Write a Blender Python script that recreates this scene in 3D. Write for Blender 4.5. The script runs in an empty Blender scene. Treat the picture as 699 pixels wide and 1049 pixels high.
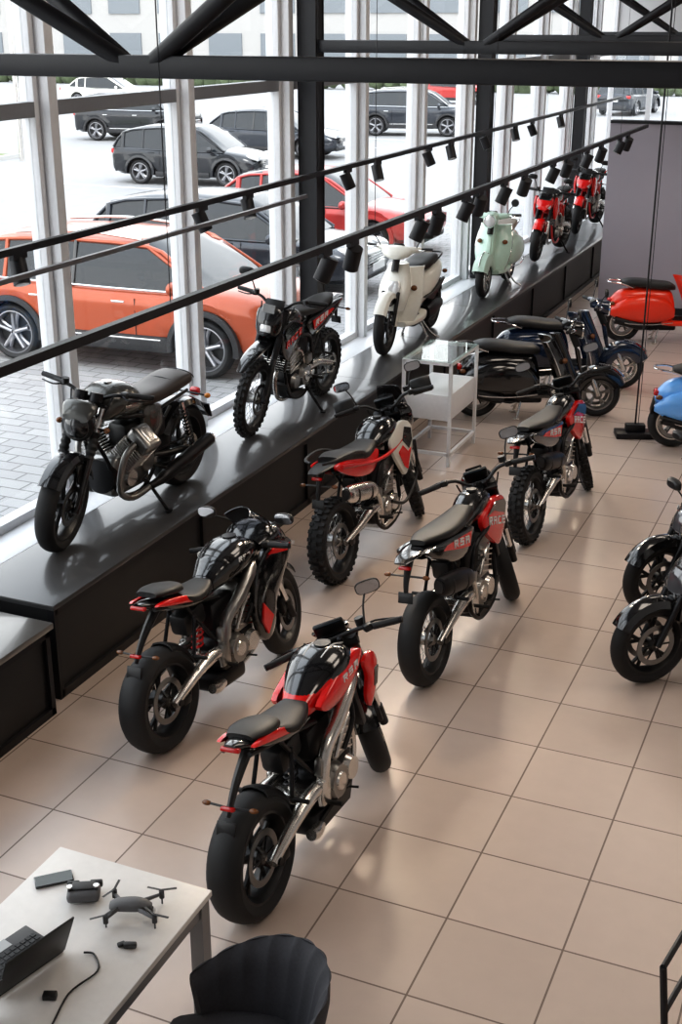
import bpy, bmesh, math, random
from mathutils import Vector, Matrix, Euler
random.seed(7)
SC=bpy.context.scene
try:
    SC.view_settings.view_transform='Standard'; SC.view_settings.exposure=0.0
except Exception: pass
try: SC.view_settings.look='Medium High Contrast'
except Exception: pass
cam=bpy.data.cameras.new('camera'); co=bpy.data.objects.new('camera',cam); SC.collection.objects.link(co)
cam.sensor_fit='VERTICAL'; cam.sensor_height=36; cam.lens=44.27
co.location=(0,0,4.0); co.rotation_euler=(math.pi/2-.37116,0,.40602); SC.camera=co
# ---------------- materials
MATS={}
def mat(name,col,rough=.5,metal=0.,coat=0.,var=.06,scale=30.,emit=None):
    if name in MATS: return MATS[name]
    m=bpy.data.materials.new(name); m.use_nodes=True; nt=m.node_tree; b=nt.nodes['Principled BSDF']
    b.inputs['Roughness'].default_value=rough; b.inputs['Metallic'].default_value=metal
    b.inputs['Coat Weight'].default_value=coat; b.inputs['Coat Roughness'].default_value=.05
    if emit:
        b.inputs['Emission Color'].default_value=(*emit[0],1); b.inputs['Emission Strength'].default_value=emit[1]
    tc=nt.nodes.new('ShaderNodeTexCoord'); n=nt.nodes.new('ShaderNodeTexNoise'); n.inputs['Scale'].default_value=scale
    n.inputs['Detail'].default_value=3
    nt.links.new(tc.outputs['Object'],n.inputs['Vector'])
    r=nt.nodes.new('ShaderNodeMapRange'); nt.links.new(n.outputs['Fac'],r.inputs[0])
    r.inputs[3].default_value=1-var; r.inputs[4].default_value=1+var
    mx=nt.nodes.new('ShaderNodeVectorMath'); mx.operation='SCALE'; mx.inputs[0].default_value=col[:3]
    nt.links.new(r.outputs[0],mx.inputs['Scale']); nt.links.new(mx.outputs[0],b.inputs['Base Color'])
    MATS[name]=m; return m
def glassmat(name,tint,refl=.08):
    m=bpy.data.materials.new(name); m.use_nodes=True; nt=m.node_tree; nt.nodes.clear()
    o=nt.nodes.new('ShaderNodeOutputMaterial'); t=nt.nodes.new('ShaderNodeBsdfTransparent'); g=nt.nodes.new('ShaderNodeBsdfGlossy')
    t.inputs[0].default_value=(*tint,1); g.inputs['Roughness'].default_value=.03
    x=nt.nodes.new('ShaderNodeMixShader'); x.inputs[0].default_value=refl
    nt.links.new(t.outputs[0],x.inputs[1]); nt.links.new(g.outputs[0],x.inputs[2]); nt.links.new(x.outputs[0],o.inputs[0])
    MATS[name]=m; return m
def tilemat(name,c1,c2,mortar,w,h,off,rough,ms=.006,brickoff=0.,coat=0.,nvar=.05):
    m=bpy.data.materials.new(name); m.use_nodes=True; nt=m.node_tree; b=nt.nodes['Principled BSDF']
    tc=nt.nodes.new('ShaderNodeTexCoord'); mp=nt.nodes.new('ShaderNodeMapping'); mp.inputs['Location'].default_value=(off[0],off[1],0)
    br=nt.nodes.new('ShaderNodeTexBrick'); br.offset=brickoff; br.squash=1
    br.inputs['Scale'].default_value=1; br.inputs['Brick Width'].default_value=w; br.inputs['Row Height'].default_value=h
    br.inputs['Mortar Size'].default_value=ms; br.inputs['Mortar Smooth'].default_value=.1; br.inputs['Bias'].default_value=0
    br.inputs['Color1'].default_value=(*c1,1);br.inputs['Color2'].default_value=(*c2,1);br.inputs['Mortar'].default_value=(*mortar,1)
    nt.links.new(tc.outputs['Object'],mp.inputs[0]);nt.links.new(mp.outputs[0],br.inputs['Vector'])
    n=nt.nodes.new('ShaderNodeTexNoise'); n.inputs['Scale'].default_value=9; n.inputs['Detail'].default_value=6; nt.links.new(tc.outputs['Object'],n.inputs['Vector'])
    r=nt.nodes.new('ShaderNodeMapRange'); nt.links.new(n.outputs['Fac'],r.inputs[0]); r.inputs[3].default_value=1-nvar; r.inputs[4].default_value=1+nvar
    mx=nt.nodes.new('ShaderNodeVectorMath'); mx.operation='SCALE'; nt.links.new(br.outputs['Color'],mx.inputs[0]); nt.links.new(r.outputs[0],mx.inputs['Scale'])
    nt.links.new(mx.outputs[0],b.inputs['Base Color'])
    rr=nt.nodes.new('ShaderNodeMapRange'); nt.links.new(br.outputs['Fac'],rr.inputs[0]); rr.inputs[3].default_value=rough; rr.inputs[4].default_value=.8
    nt.links.new(rr.outputs[0],b.inputs['Roughness']); b.inputs['Coat Weight'].default_value=coat; b.inputs['Coat Roughness'].default_value=.26
    bp=nt.nodes.new('ShaderNodeBump'); bp.inputs['Strength'].default_value=.25; bp.inputs['Distance'].default_value=.003; bp.invert=True
    nt.links.new(br.outputs['Fac'],bp.inputs['Height']); nt.links.new(bp.outputs[0],b.inputs['Normal'])
    MATS[name]=m; return m
def meshmat(name):
    m=bpy.data.materials.new(name); m.use_nodes=True; nt=m.node_tree; b=nt.nodes['Principled BSDF']
    tc=nt.nodes.new('ShaderNodeTexCoord'); v=nt.nodes.new('ShaderNodeTexVoronoi'); v.inputs['Scale'].default_value=30; v.inputs['Randomness'].default_value=0
    nt.links.new(tc.outputs['Object'],v.inputs['Vector']); cr=nt.nodes.new('ShaderNodeValToRGB'); nt.links.new(v.outputs['Distance'],cr.inputs[0])
    cr.color_ramp.elements[0].position=.28; cr.color_ramp.elements[0].color=(.10,.09,.08,1); cr.color_ramp.elements[1].position=.36; cr.color_ramp.elements[1].color=(.014,.014,.015,1)
    nt.links.new(cr.outputs[0],b.inputs['Base Color']); b.inputs['Roughness'].default_value=.5; MATS[name]=m; return m
RUB=mat('rubber',(.013,.013,.014),.65); BLK=mat('black_plastic',(.011,.011,.012),.42); GBLK=mat('gloss_black',(.006,.006,.007),.15,0,1.)
RIMB=mat('rim_black',(.010,.010,.011),.4)
SATIN=mat('satin_black_metal',(.022,.022,.024),.35,.6); SIL=mat('silver_metal',(.68,.66,.63),.25,.95); DSIL=mat('dark_metal',(.30,.295,.285),.28,.9)
CHR=mat('chrome',(.8,.8,.8),.08,1.); RED=mat('red_paint',(.74,.010,.008),.22,0,.8); DRED=mat('red_tube',(.64,.012,.01),.3,0,.5)
WHT=mat('white_paint',(.78,.77,.70),.3,0,.6); MINT=mat('mint_paint',(.52,.70,.60),.3,0,.6); SEATB=mat('seat_vinyl',(.016,.0155,.016),.5)
SEATBR=mat('seat_brown',(.045,.034,.029),.42); GREY=mat('graphite_paint',(.09,.09,.084),.25,.5,.7); BLUE=mat('blue_paint',(.15,.42,.90),.3,0,.6)
NAVY=mat('navy_paint',(.007,.018,.045),.18,0,1.); ORSC=mat('scarlet_paint',(.85,.04,.01),.3,0,.6); TAIL=mat('tail_lens',(.5,.01,.01),.2,0,.5)
LENS=mat('lamp_lens',(.7,.7,.7),.1,.3,.8); LENSD=mat('lamp_lens_smoked',(.10,.10,.11),.08,.3,.9); AMB=mat('indicator_lens',(.16,.06,.02),.25); AMBO=mat('amber_lens',(.6,.22,.03),.25)
DISC=mat('brake_disc',(.26,.26,.26),.35,1.); SCRN=glassmat('smoked_screen',(.25,.25,.27),.15); MIR=mat('mirror_glass',(.6,.6,.62),.03,1.,var=0)
DECW=mat('decal_white',(.8,.8,.8),.4)
# ---------------- geometry
class Part:
    def __init__(s,name,parent=None):
        s.n=name;s.p=parent;s.v=[];s.f=[];s.mi=[];s.ml=[];s.M=Matrix()
    def add(s,vs,fs,m):
        if m not in s.ml: s.ml.append(m)
        k=s.ml.index(m); o=len(s.v)
        s.v+= [tuple(s.M@Vector(a)) for a in vs]; s.f+=[tuple(i+o for i in q) for q in fs]; s.mi+=[k]*len(fs)
    def done(s,ang=38):
        me=bpy.data.meshes.new(s.n); me.from_pydata(s.v,[],s.f)
        for m in s.ml: me.materials.append(m)
        me.polygons.foreach_set('material_index',s.mi); me.polygons.foreach_set('use_smooth',[True]*len(s.f))
        bm=bmesh.new(); bm.from_mesh(me); bmesh.ops.recalc_face_normals(bm,faces=bm.faces); bm.to_mesh(me); bm.free()
        try: me.set_sharp_from_angle(angle=math.radians(ang))
        except Exception: pass
        me.update(); ob=bpy.data.objects.new(s.n,me); SC.collection.objects.link(ob)
        if s.p: ob.parent=s.p
        return ob
def V(*a): return Vector(a)
def catm(pts,k):
    if k<=1 or len(pts)<3: return pts
    out=[]; n=len(pts)
    for i in range(n-1):
        a=pts[max(i-1,0)];b=pts[i];c=pts[i+1];d=pts[min(i+2,n-1)]
        for j in range(k):
            t=j/k
            out.append(tuple(.5*((2*b[q])+(c[q]-a[q])*t+(2*a[q]-5*b[q]+4*c[q]-d[q])*t*t+(3*b[q]-a[q]-3*c[q]+d[q])*t**3) for q in range(len(b))))
    out.append(tuple(pts[-1])); return out
def tube(P,pts,r,m,n=8,k=1):
    if not isinstance(r,(list,tuple)): r=[r]*len(pts)
    q=catm([tuple(a)+(b,) for a,b in zip(pts,r)],k)
    ps=[Vector(a[:3]) for a in q]; rs=[a[3] for a in q]
    vs=[];fs=[]; up=None
    for i,p in enumerate(ps):
        t=(ps[min(i+1,len(ps)-1)]-ps[max(i-1,0)]).normalized()
        if up is None: up=t.orthogonal().normalized()
        else:
            up=up-t*up.dot(t); up=up.normalized() if up.length>1e-6 else t.orthogonal().normalized()
        s=t.cross(up)
        for j in range(n):
            a=2*math.pi*j/n; vs.append(p+(up*math.cos(a)+s*math.sin(a))*rs[i])
    for i in range(len(ps)-1):
        for j in range(n): fs.append((i*n+j,i*n+(j+1)%n,(i+1)*n+(j+1)%n,(i+1)*n+j))
    fs.append(tuple(range(n))); fs.append(tuple(reversed(range((len(ps)-1)*n,len(ps)*n))))
    P.add(vs,fs,m)
def cyl(P,a,b,r,m,n=20,r2=None): tube(P,[a,b],[r,r if r2 is None else r2],m,n)
def bm_add(P,bm,m,M=None):
    if M is not None: bmesh.ops.transform(bm,matrix=M,verts=bm.verts)
    bm.verts.index_update(); P.add([tuple(v.co) for v in bm.verts],[tuple(v.index for v in q.verts) for q in bm.faces],m); bm.free()
def box(P,c,s,m,rot=(0,0,0),bev=0.,seg=2):
    bm=bmesh.new(); bmesh.ops.create_cube(bm,size=1); bmesh.ops.scale(bm,vec=s,verts=bm.verts)
    if bev: bmesh.ops.bevel(bm,geom=bm.edges[:],offset=min(bev,min(s)*.45),segments=seg,affect='EDGES',profile=.5)
    bm_add(P,bm,m,Matrix.Translation(c)@Euler(rot).to_matrix().to_4x4())
def bx(P,x0,x1,y0,y1,z0,z1,m,bev=0.): box(P,((x0+x1)/2,(y0+y1)/2,(z0+z1)/2),(abs(x1-x0),abs(y1-y0),abs(z1-z0)),m,(0,0,0),bev)
def ell(P,c,s,m,rot=(0,0,0),u=20,v=12):
    bm=bmesh.new(); bmesh.ops.create_uvsphere(bm,u_segments=u,v_segments=v,radius=1); bmesh.ops.scale(bm,vec=s,verts=bm.verts)
    bm_add(P,bm,m,Matrix.Translation(c)@Euler(rot).to_matrix().to_4x4())
def loft(P,secs,m,n=20,k=4,axis='x',e=2.5,y=0.):
    q=[tuple(s[:4])+((s[4],) if len(s)>4 else (e,)) for s in secs]; q=catm(q,k); vs=[];fs=[]
    for s in q:
        for j in range(n):
            a=2*math.pi*j/n; ca=math.cos(a);sa=math.sin(a); ex=2/max(s[4],1.2)
            yy=math.copysign(abs(ca)**ex,ca)*max(s[2],.001); zz=math.copysign(abs(sa)**ex,sa)*max(s[3],.001)
            vs.append((s[0],y+yy,s[1]+zz) if axis=='x' else (s[1]+zz,y+yy,s[0]))
    N=len(q)
    for i in range(N-1):
        for j in range(n): fs.append((i*n+j,i*n+(j+1)%n,(i+1)*n+(j+1)%n,(i+1)*n+j))
    fs.append(tuple(range(n))); fs.append(tuple(reversed(range((N-1)*n,N*n)))); P.add(vs,fs,m)
def slab(P,poly,y0,y1,m,both=True,bev=.008,k=1,taper=0.):
    for sg in ((1,-1) if both else (1,)):
        bm=bmesh.new(); vs=[bm.verts.new((a[0],sg*y0,a[1])) for a in poly]; fc=bm.faces.new(vs)
        r=bmesh.ops.extrude_face_region(bm,geom=[fc]); nv=[g for g in r['geom'] if isinstance(g,bmesh.types.BMVert)]
        for v in nv: v.co.y=sg*y1
        if taper:
            cx=sum(v.co.x for v in nv)/len(nv);cz=sum(v.co.z for v in nv)/len(nv)
            for v in nv: v.co.x+=(cx-v.co.x)*taper; v.co.z+=(cz-v.co.z)*taper
        if bev:
            try: bmesh.ops.bevel(bm,geom=bm.edges[:],offset=bev,segments=1,affect='EDGES')
            except Exception: pass
        bmesh.ops.triangulate(bm,faces=[q for q in bm.faces if len(q.verts)>4])
        bm_add(P,bm,m)
def panel(P,poly,y0,y1,m,b=.018,k=3,both=True):
    n0=len(poly); q=[]
    for i in range(n0):
        a_,b_,c_,d_=[poly[(i+z)%n0] for z in(-1,0,1,2)]
        for j in range(k):
            t=j/k; q.append(tuple(.5*((2*b_[w])+(c_[w]-a_[w])*t+(2*a_[w]-5*b_[w]+4*c_[w]-d_[w])*t*t+(3*b_[w]-a_[w]-3*c_[w]+d_[w])*t**3) for w in(0,1)))
    cx=sum(p[0] for p in q)/len(q); cz=sum(p[1] for p in q)/len(q); n=len(q)
    for sg in((1,-1) if both else (1,)):
        rings=[(1,y0),(1.0,y0+(y1-y0)*.75),(.985,y1)]+[(t,y1+math.copysign(b,y1)*(1-t**3)) for t in(.93,.82,.65,.4,.15)]
        vs=[];fs=[]
        for t,yy in rings: vs+=[(cx+(p[0]-cx)*t,sg*yy,cz+(p[1]-cz)*t) for p in q]
        for i in range(len(rings)-1):
            for j in range(n): fs.append((i*n+j,i*n+(j+1)%n,(i+1)*n+(j+1)%n,(i+1)*n+j))
        fs.append(tuple(range((len(rings)-1)*n,len(rings)*n))); P.add(vs,fs,m)
def lathe(P,prof,c,m,n=40,a0=0.,a1=360.,closed=True,axis='y'):
    full=abs(a1-a0)>=359.9; N=n if full else n+1; vs=[];fs=[];K=len(prof)
    for i in range(N):
        a=math.radians(a0+(a1-a0)*i/n)
        for r,y in prof:
            if axis=='y': vs.append((c[0]+r*math.cos(a),c[1]+y,c[2]+r*math.sin(a)))
            elif axis=='z': vs.append((c[0]+r*math.cos(a),c[1]+r*math.sin(a),c[2]+y))
            else: vs.append((c[0]+y,c[1]+r*math.cos(a),c[2]+r*math.sin(a)))
    for i in range(n):
        i2=(i+1)%N
        for j in range(K if closed else K-1):
            j2=(j+1)%K; fs.append((i*K+j,i*K+j2,i2*K+j2,i2*K+j))
    if not full and closed: fs.append(tuple(range(K))); fs.append(tuple(range(n*K,n*K+K)))
    P.add(vs,fs,m)
def arcf(P,c,R,w,a0,a1,m,th=.008,drop=.03):
    prof=[(R-drop,-w),(R-drop*.25,-w*.75),(R,-w*.3),(R,w*.3),(R-drop*.25,w*.75),(R-drop,w)]
    prof=prof+[(r-th,y*.95) for r,y in reversed(prof)]
    lathe(P,prof,c,m,24,a0,a1)
# ---------------- wheels
def wheel(P,c,R,w,kind='cast',knob=False,rimm=None,rr=None,disc=1,tyre=None,spk=5,sr=1.):
    tyre=tyre or RUB; rimm=rimm or RIMB; x,y,z=c; h=w/2; rr=rr or R-max(.09,w*.55)
    Rt=R-(.014 if knob else 0)
    prof=[(rr,-h*.72),(rr+.02,-h*.9),((rr+Rt)/2,-h),(Rt-.03,-h*.9),(Rt-.012,-h*.66),(Rt-.002,-h*.3),(Rt,0),(Rt-.002,h*.3),(Rt-.012,h*.66),(Rt-.03,h*.9),((rr+Rt)/2,h),(rr+.02,h*.9),(rr,h*.72)]
    lathe(P,prof,c,tyre,48)
    if knob:
        N=34
        for i in range(N):
            for j,(yy,ww) in enumerate(((-.62,.3),(0,.42),(.62,.3))):
                a=2*math.pi*(i+(.5 if j==1 else 0))/N; Q=Rt-(.012 if j!=1 else -.003)
                box(P,(x+Q*math.cos(a),y+yy*h,z+Q*math.sin(a)),(.028,h*ww*1.3,.03),tyre,(0,math.pi/2-a,0))
    lathe(P,[(rr+.012,-h*.78),(rr-.006,-h*.8),(rr-.02,-h*.5),(rr-.03,-h*.15),(rr-.03,h*.15),(rr-.02,h*.5),(rr-.006,h*.8),(rr+.012,h*.78),(rr-.012,h*.2),(rr-.012,-h*.2)],c,rimm,40)
    hb=.045
    lathe(P,[(.012,-hb-.02),(.03,-hb-.02),(.05,-hb),(.04,0),(.05,hb),(.03,hb+.02),(.012,hb+.02)],c,rimm if kind=='cast' else DSIL,24)
    cyl(P,(x,y-.075,z),(x,y+.075,z),.012,SIL,10)
    if kind=='cast':
        for i in range(spk):
            a=2*math.pi*i/spk+.3
            for d in (-.16,.16):
                p0=V(x+.04*math.cos(a),y,z+.04*math.sin(a)); p1=V(x+(rr-.02)*math.cos(a+d),y,z+(rr-.02)*math.sin(a+d))
                pm=V(x+rr*.5*math.cos(a+d*.3),y,z+rr*.5*math.sin(a+d*.3))
                tube(P,[p0,pm,p1],[.017*sr,.013*sr,.014*sr],rimm,6)
    else:
        for i in range(32):
            a=2*math.pi*i/32; sg=1 if i%2 else -1; d=.35*(1 if (i//2)%2 else -1)
            tube(P,[(x+.045*math.cos(a+d),y+sg*.04,z+.045*math.sin(a+d)),(x+(rr-.02)*math.cos(a),y,z+(rr-.02)*math.sin(a))],.0022,DSIL,4)
    for s in ((1,-1) if disc==2 else ((-1,) if disc==-1 else ((1,) if disc==1 else ()))):
        yy=s*(.058)
        lathe(P,[(.105,yy-.003),(.14,yy-.003),(.14,yy+.003),(.105,yy+.003)],c,DISC,36)
        for i in range(6):
            a=i*math.pi/3; cyl(P,(x+.03*math.cos(a),y+yy,z+.03*math.sin(a)),(x+.105*math.cos(a),y+yy,z+.105*math.sin(a)),.006,SATIN,6)
def mirror(P,base,tip,shape='oval'):
    tube(P,[base,((base[0]+tip[0])/2,(base[1]*.6+tip[1]*.4),(base[2]+tip[2])/2),(tip[0],tip[1],tip[2]-.02)],.006,BLK,6,3)
    if shape=='round':
        cyl(P,(tip[0]+.02,tip[1],tip[2]),(tip[0]-.004,tip[1],tip[2]),.046,BLK,24,.05); cyl(P,(tip[0]-.003,tip[1],tip[2]),(tip[0]-.006,tip[1],tip[2]),.044,MIR,24)
    else:
        s=1 if tip[1]>0 else -1
        loft(P,[(tip[0]+.03,tip[2],.04,.02),(tip[0]+.012,tip[2],.066,.035),(tip[0]-.006,tip[2],.068,.038)],BLK,20,2,'x',3,tip[1]+s*.02)
        loft(P,[(tip[0]-.005,tip[2],.062,.033),(tip[0]-.009,tip[2],.062,.033)],MIR,20,1,'x',3,tip[1]+s*.02)
def empty(name,loc,head=0,lean=0):
    e=bpy.data.objects.new(name,None); SC.collection.objects.link(e); e.empty_display_size=.2
    e.matrix_world=Matrix.Translation(loc)@Matrix.Rotation(head,4,'Z')@Matrix.Rotation(lean,4,'X'); return e
# raised lettering on body sides, reads correctly on both sides
LET={'R':['|l','|r1','-t','-m','\\'],'A':['|l','|r','-t','-m'],'C':['|l','-t','-b'],'E':['|l','-t','-m','-b'],'S':['-t','-m','-b','|l1','|r2']}
def letter(P,ch,x,z,w,h,y,sg,m,slope=0.):
    t=h*.2; tw=w*.24
    def X(a): return x-a if sg>0 else x-w+a
    def q(pts): slab(P,[(X(a),z+b+(x-X(a))*slope) for a,b in pts],sg*y,sg*(y+.006),m,False,0)
    def r(x0,z0,x1,z1): q([(x0,z0),(x1,z0),(x1,z1),(x0,z1)])
    for c in LET[ch]:
        if c=='|l': r(0,0,tw,h)
        elif c=='|l1': r(0,h*.5,tw,h)
        elif c=='|r': r(w-tw,0,w,h)
        elif c=='|r1': r(w-tw,h*.45,w,h)
        elif c=='|r2': r(w-tw,0,w,h*.5)
        elif c=='-t': r(0,h-t,w,h)
        elif c=='-m': r(0,h*.42,w,h*.42+t)
        elif c=='-b': r(0,0,w,t)
        elif c=='\\': q([(w*.4,h*.45),(w*.65,h*.45),(w,0),(w-tw,0)])
def word(P,txt,x,z,w,h,gap,y,m,slope=0.):
    for s in(1,-1):
        for i,ch in enumerate(txt if s>0 else txt[::-1]): letter(P,ch,x-gap*i,z+gap*i*slope,w,h,y,s,m,slope)
# ---------------- motorcycle
def motorcycle(name,rear,front,z=0,kind='naked',c1=RED,c2=GBLK,lean=-.10,steer=0,wb=None,head=None,**o):
    a=Vector((rear[0],rear[1]));b=Vector((front[0],front[1])); mid=(a+b)/2
    hd=math.atan2(b.y-a.y,b.x-a.x) if head is None else head
    wb=wb or {'naked':1.40,'sport':1.39,'moto':1.44,'adv':1.54,'retro':1.46}[kind]
    E=empty(name,(mid.x,mid.y,z),hd,lean)
    off=kind in('moto','adv'); sm=o.get('sm',False)
    Rr={'naked':.315,'sport':.315,'moto':.325,'adv':.335,'retro':.325}[kind]; Rf={'naked':.30,'sport':.30,'moto':.345,'adv':.355,'retro':.33}[kind]
    if sm: Rr,Rf=.31,.32
    wr={'naked':.18,'sport':.18,'moto':.13,'adv':.15,'retro':.17}[kind]; wf={'naked':.12,'sport':.12,'moto':.095,'adv':.10,'retro':.135}[kind]
    if sm: wr,wf=.15,.12
    xr=-wb/2;xf=wb/2; wk='wire' if off or o.get('wire') else 'cast'; knob=off and not sm
    rm=o.get('rim',RIMB)
    P=Part('rear_wheel',E); wheel(P,(xr,0,Rr),Rr,wr,wk,knob,rm,disc=-1); P.done()
    ra=math.radians(26 if off else 24.5 if kind!='retro' else 27); ax=V(-math.sin(ra),0,math.cos(ra)); pp=V(math.cos(ra),0,math.sin(ra))
    F=V(xf,0,Rf); Lf=.76 if off else .70
    T=F-pp*.02+ax*Lf; Hd=T-pp*.045-ax*.08
    S=Matrix.Translation(Hd)@Matrix.Rotation(steer,4,ax)@Matrix.Translation(-Hd)
    P=Part('front_wheel',E); P.M=S; wheel(P,tuple(F),Rf,wf,wk,knob,rm,disc=2 if not off else 1); P.done()
    P=Part('fork',E); P.M=S; fy=.095 if not off else .09
    usd=kind!='retro'
    for s in(1,-1):
        b0=F+V(0,s*fy,0)-pp*.02
        if usd:
            cyl(P,b0-ax*.03,b0+ax*.12,.027,SATIN,14); cyl(P,b0+ax*.1,b0+ax*.34,.02,CHR,14); cyl(P,b0+ax*.32,b0+ax*(Lf+.02),.028,o.get('fork',SATIN),16)
        else:
            cyl(P,b0-ax*.04,b0+ax*.34,.030,GBLK,14); tube(P,[b0+ax*(.34+.02*i) for i in range(9)],[.028 if i%2 else .036 for i in range(9)],RUB,12); cyl(P,b0+ax*.5,b0+ax*(Lf+.01),.023,CHR,14)
        if kind in('naked','sport','retro') or s==1:
            box(P,b0+V(-.09,-s*.02,.09),(.07,.05,.11),SATIN,(0,-.3,0),.012)
    rot=(0,-ra,0)
    for d in(0.,-.19): box(P,T+ax*d-pp*.02,(.09,fy*2+.06,.03),SATIN,rot,.012)
    if off:
        zf=2*Rf+.07+(0 if not sm else .03)
        loft(P,[(xf-.34,zf+.04,.05,.006),(xf-.2,zf+.045,.07,.012),(xf,zf+.02,.075,.014),(xf+.2,zf-.02,.06,.010),(xf+.36,zf-.09,.03,.004)],o.get('fend',c2),16,4,e=2)
        for s in(1,-1): slab(P,[(xf-.02,Rf+.02),(xf+.04,Rf),(xf-.10,Rf+.34),(xf-.16,Rf+.33)],s*fy+.0,s*fy+s*.035,BLK,False,.004)
    else:
        arcf(P,tuple(F),Rf+.035,wf/2+.015,40,165,o.get('fend',c2),drop=.045)
        for s in(1,-1): slab(P,[(xf+.0,Rf+.30),(xf-.1,Rf+.28),(xf-.09,Rf+.12),(xf-.04,Rf+.15)],s*(wf/2+.01),s*(wf/2+.02),o.get('fend',c2),False,0)
    P.done()
    P=Part('handlebar',E); P.M=S; B=T+ax*(.05 if kind!='sport' else .0)-pp*.02
    hw=.38 if off else .345 if kind!='sport' else .31; rise=.08 if off else .015 if kind!='sport' else -.02
    if kind=='retro': hw=.37; rise=.05
    for s in(1,-1):
        box(P,B+V(0,s*.035,-.02),(.04,.03,.06),SATIN,(0,-ra,0),.008)
        pts=[B+V(0,0,0),B+V(0,s*.07,.005),B+V(-.01,s*.15,rise*.8),B+V(-.04,s*.24,rise),B+V(-.09,s*hw,rise)]
        tube(P,pts,.0125,o.get('bar',BLK),10,3)
        g0=B+V(-.055,s*(hw-.12),rise); g1=B+V(-.095,s*(hw+.015),rise)
        cyl(P,g0,g1,.019,RUB,12); cyl(P,g1,g1+(g1-g0).normalized()*.02,.018,SATIN,12)
        box(P,B+V(-.04,s*(hw-.15),rise),(.05,.05,.04),BLK,(0,0,-s*.25),.01)
        tube(P,[B+V(-.0,s*(hw-.15),rise),B+V(.03,s*(hw-.1),rise-.005),B+V(-.02,s*(hw+.0),rise-.01)],.006,SATIN,6,3)
        if kind!='sport' and (o.get('mir',True) is True or o.get('mir')==s):
            mirror(P,B+V(-.02,s*(hw-.16),rise+.01),B+V(.03,s*(hw-.10),rise+.19),o.get('mshape','oval'))
        if s==-1: cyl(P,B+V(.01,s*(hw-.18),rise+.01),B+V(.01,s*(hw-.18),rise+.05),.025,BLK,14)
        if kind=='adv': slab(P,[(B.x+.06,B.z+rise-.05),(B.x+.07,B.z+rise+.08),(B.x+.03,B.z+rise+.07),(B.x+.02,B.z+rise-.05)],s*(hw-.14),s*(hw+.03),BLK,False,.01)
    tube(P,[B+V(.0,.15,.03),B+V(.08,.12,-.1),Hd+V(.03,.05,-.1)],.006,RUB,6,4); tube(P,[B+V(.0,-.15,.03),B+V(.09,-.1,-.12),Hd+V(.03,-.05,-.12)],.006,RUB,6,4)
    if kind=='retro':
        for s in(1,-1):
            cyl(P,B+V(.07,s*.055,.0),B+V(.05,s*.055,.055),.045,SATIN,22); cyl(P,B+V(.0505,s*.055,.054),B+V(.049,s*.055,.058),.038,mat('dial_face',(.5,.5,.48),.3),22)
    else:
        box(P,B+V(.08,0,.04),(.03,.17,.10),BLK,(0,-.6,0),.012); box(P,B+V(.062,0,.045),(.004,.14,.075),mat('lcd_screen',(.03,.04,.05),.08),(0,-.6,0))
    P.done()
    P=Part('headlight',E); P.M=S if kind!='sport' else Matrix(); hx=T.x+.10; hz=T.z-.13
    if kind=='retro':
        ell(P,(hx+.03,0,hz+.03),(.11,.11,.11),GBLK); lathe(P,[(.001,.10),(.085,.10),(.107,.085),(.11,.06),(.001,.06)],(hx,0,hz+.03),SATIN,28,axis='x'); lathe(P,[(.001,.108),(.05,.106),(.09,.098),(.001,.098)],(hx,0,hz+.03),mat('lamp_glass_dim',(.22,.22,.21),.1,.4,.8),28,axis='x')
        loft(P,[(hx-.01,hz+.16,.10,.03,2.2),(hx+.06,hz+.15,.12,.05,2.2),(hx+.12,hz+.10,.09,.03,2.2)],GREY,20,3)
        for s in(1,-1): cyl(P,(hx-.02,s*.1,hz),(hx-.02,s*.16,hz),.008,BLK,8); ell(P,(hx-.02,s*.17,hz),(.025,.022,.02),AMB)
    elif kind=='naked':
        loft(P,[(hx-.04,hz+.08,.10,.07,2.5),(hx+.05,hz+.06,.13,.09,2.5),(hx+.13,hz+.01,.11,.07),(hx+.18,hz-.02,.05,.03)],o.get('mask',c2),20,3)
        for s in(1,-1): slab(P,[(hx+.10,hz+.07),(hx+.17,hz-.01),(hx+.13,hz-.04),(hx+.08,hz+.02)],s*.05,s*.105,LENS,False,.004)
        loft(P,[(hx-.0,hz+.17,.10,.012),(hx+.06,hz+.16,.11,.02),(hx+.12,hz+.1,.09,.01)],GBLK,16,3)
    elif off and kind!='adv':
        loft(P,[(hx-.03,hz+.10,.09,.10,3),(hx+.04,hz+.09,.12,.13,3),(hx+.09,hz+.05,.09,.09,3),(hx+.11,hz+.04,.05,.06)],o.get('mask',c2),20,3)
        box(P,(hx+.105,0,hz+.04),(.02,.10,.07),LENS,(0,-.15,0),.015)
        slab(P,[(hx+.03,hz+.20),(hx+.08,hz+.16),(hx+.06,hz+.24)],-.06,.06,o.get('mask',c2),False,.006)
    if P.v: P.done()
    P=Part('engine',E)
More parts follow.
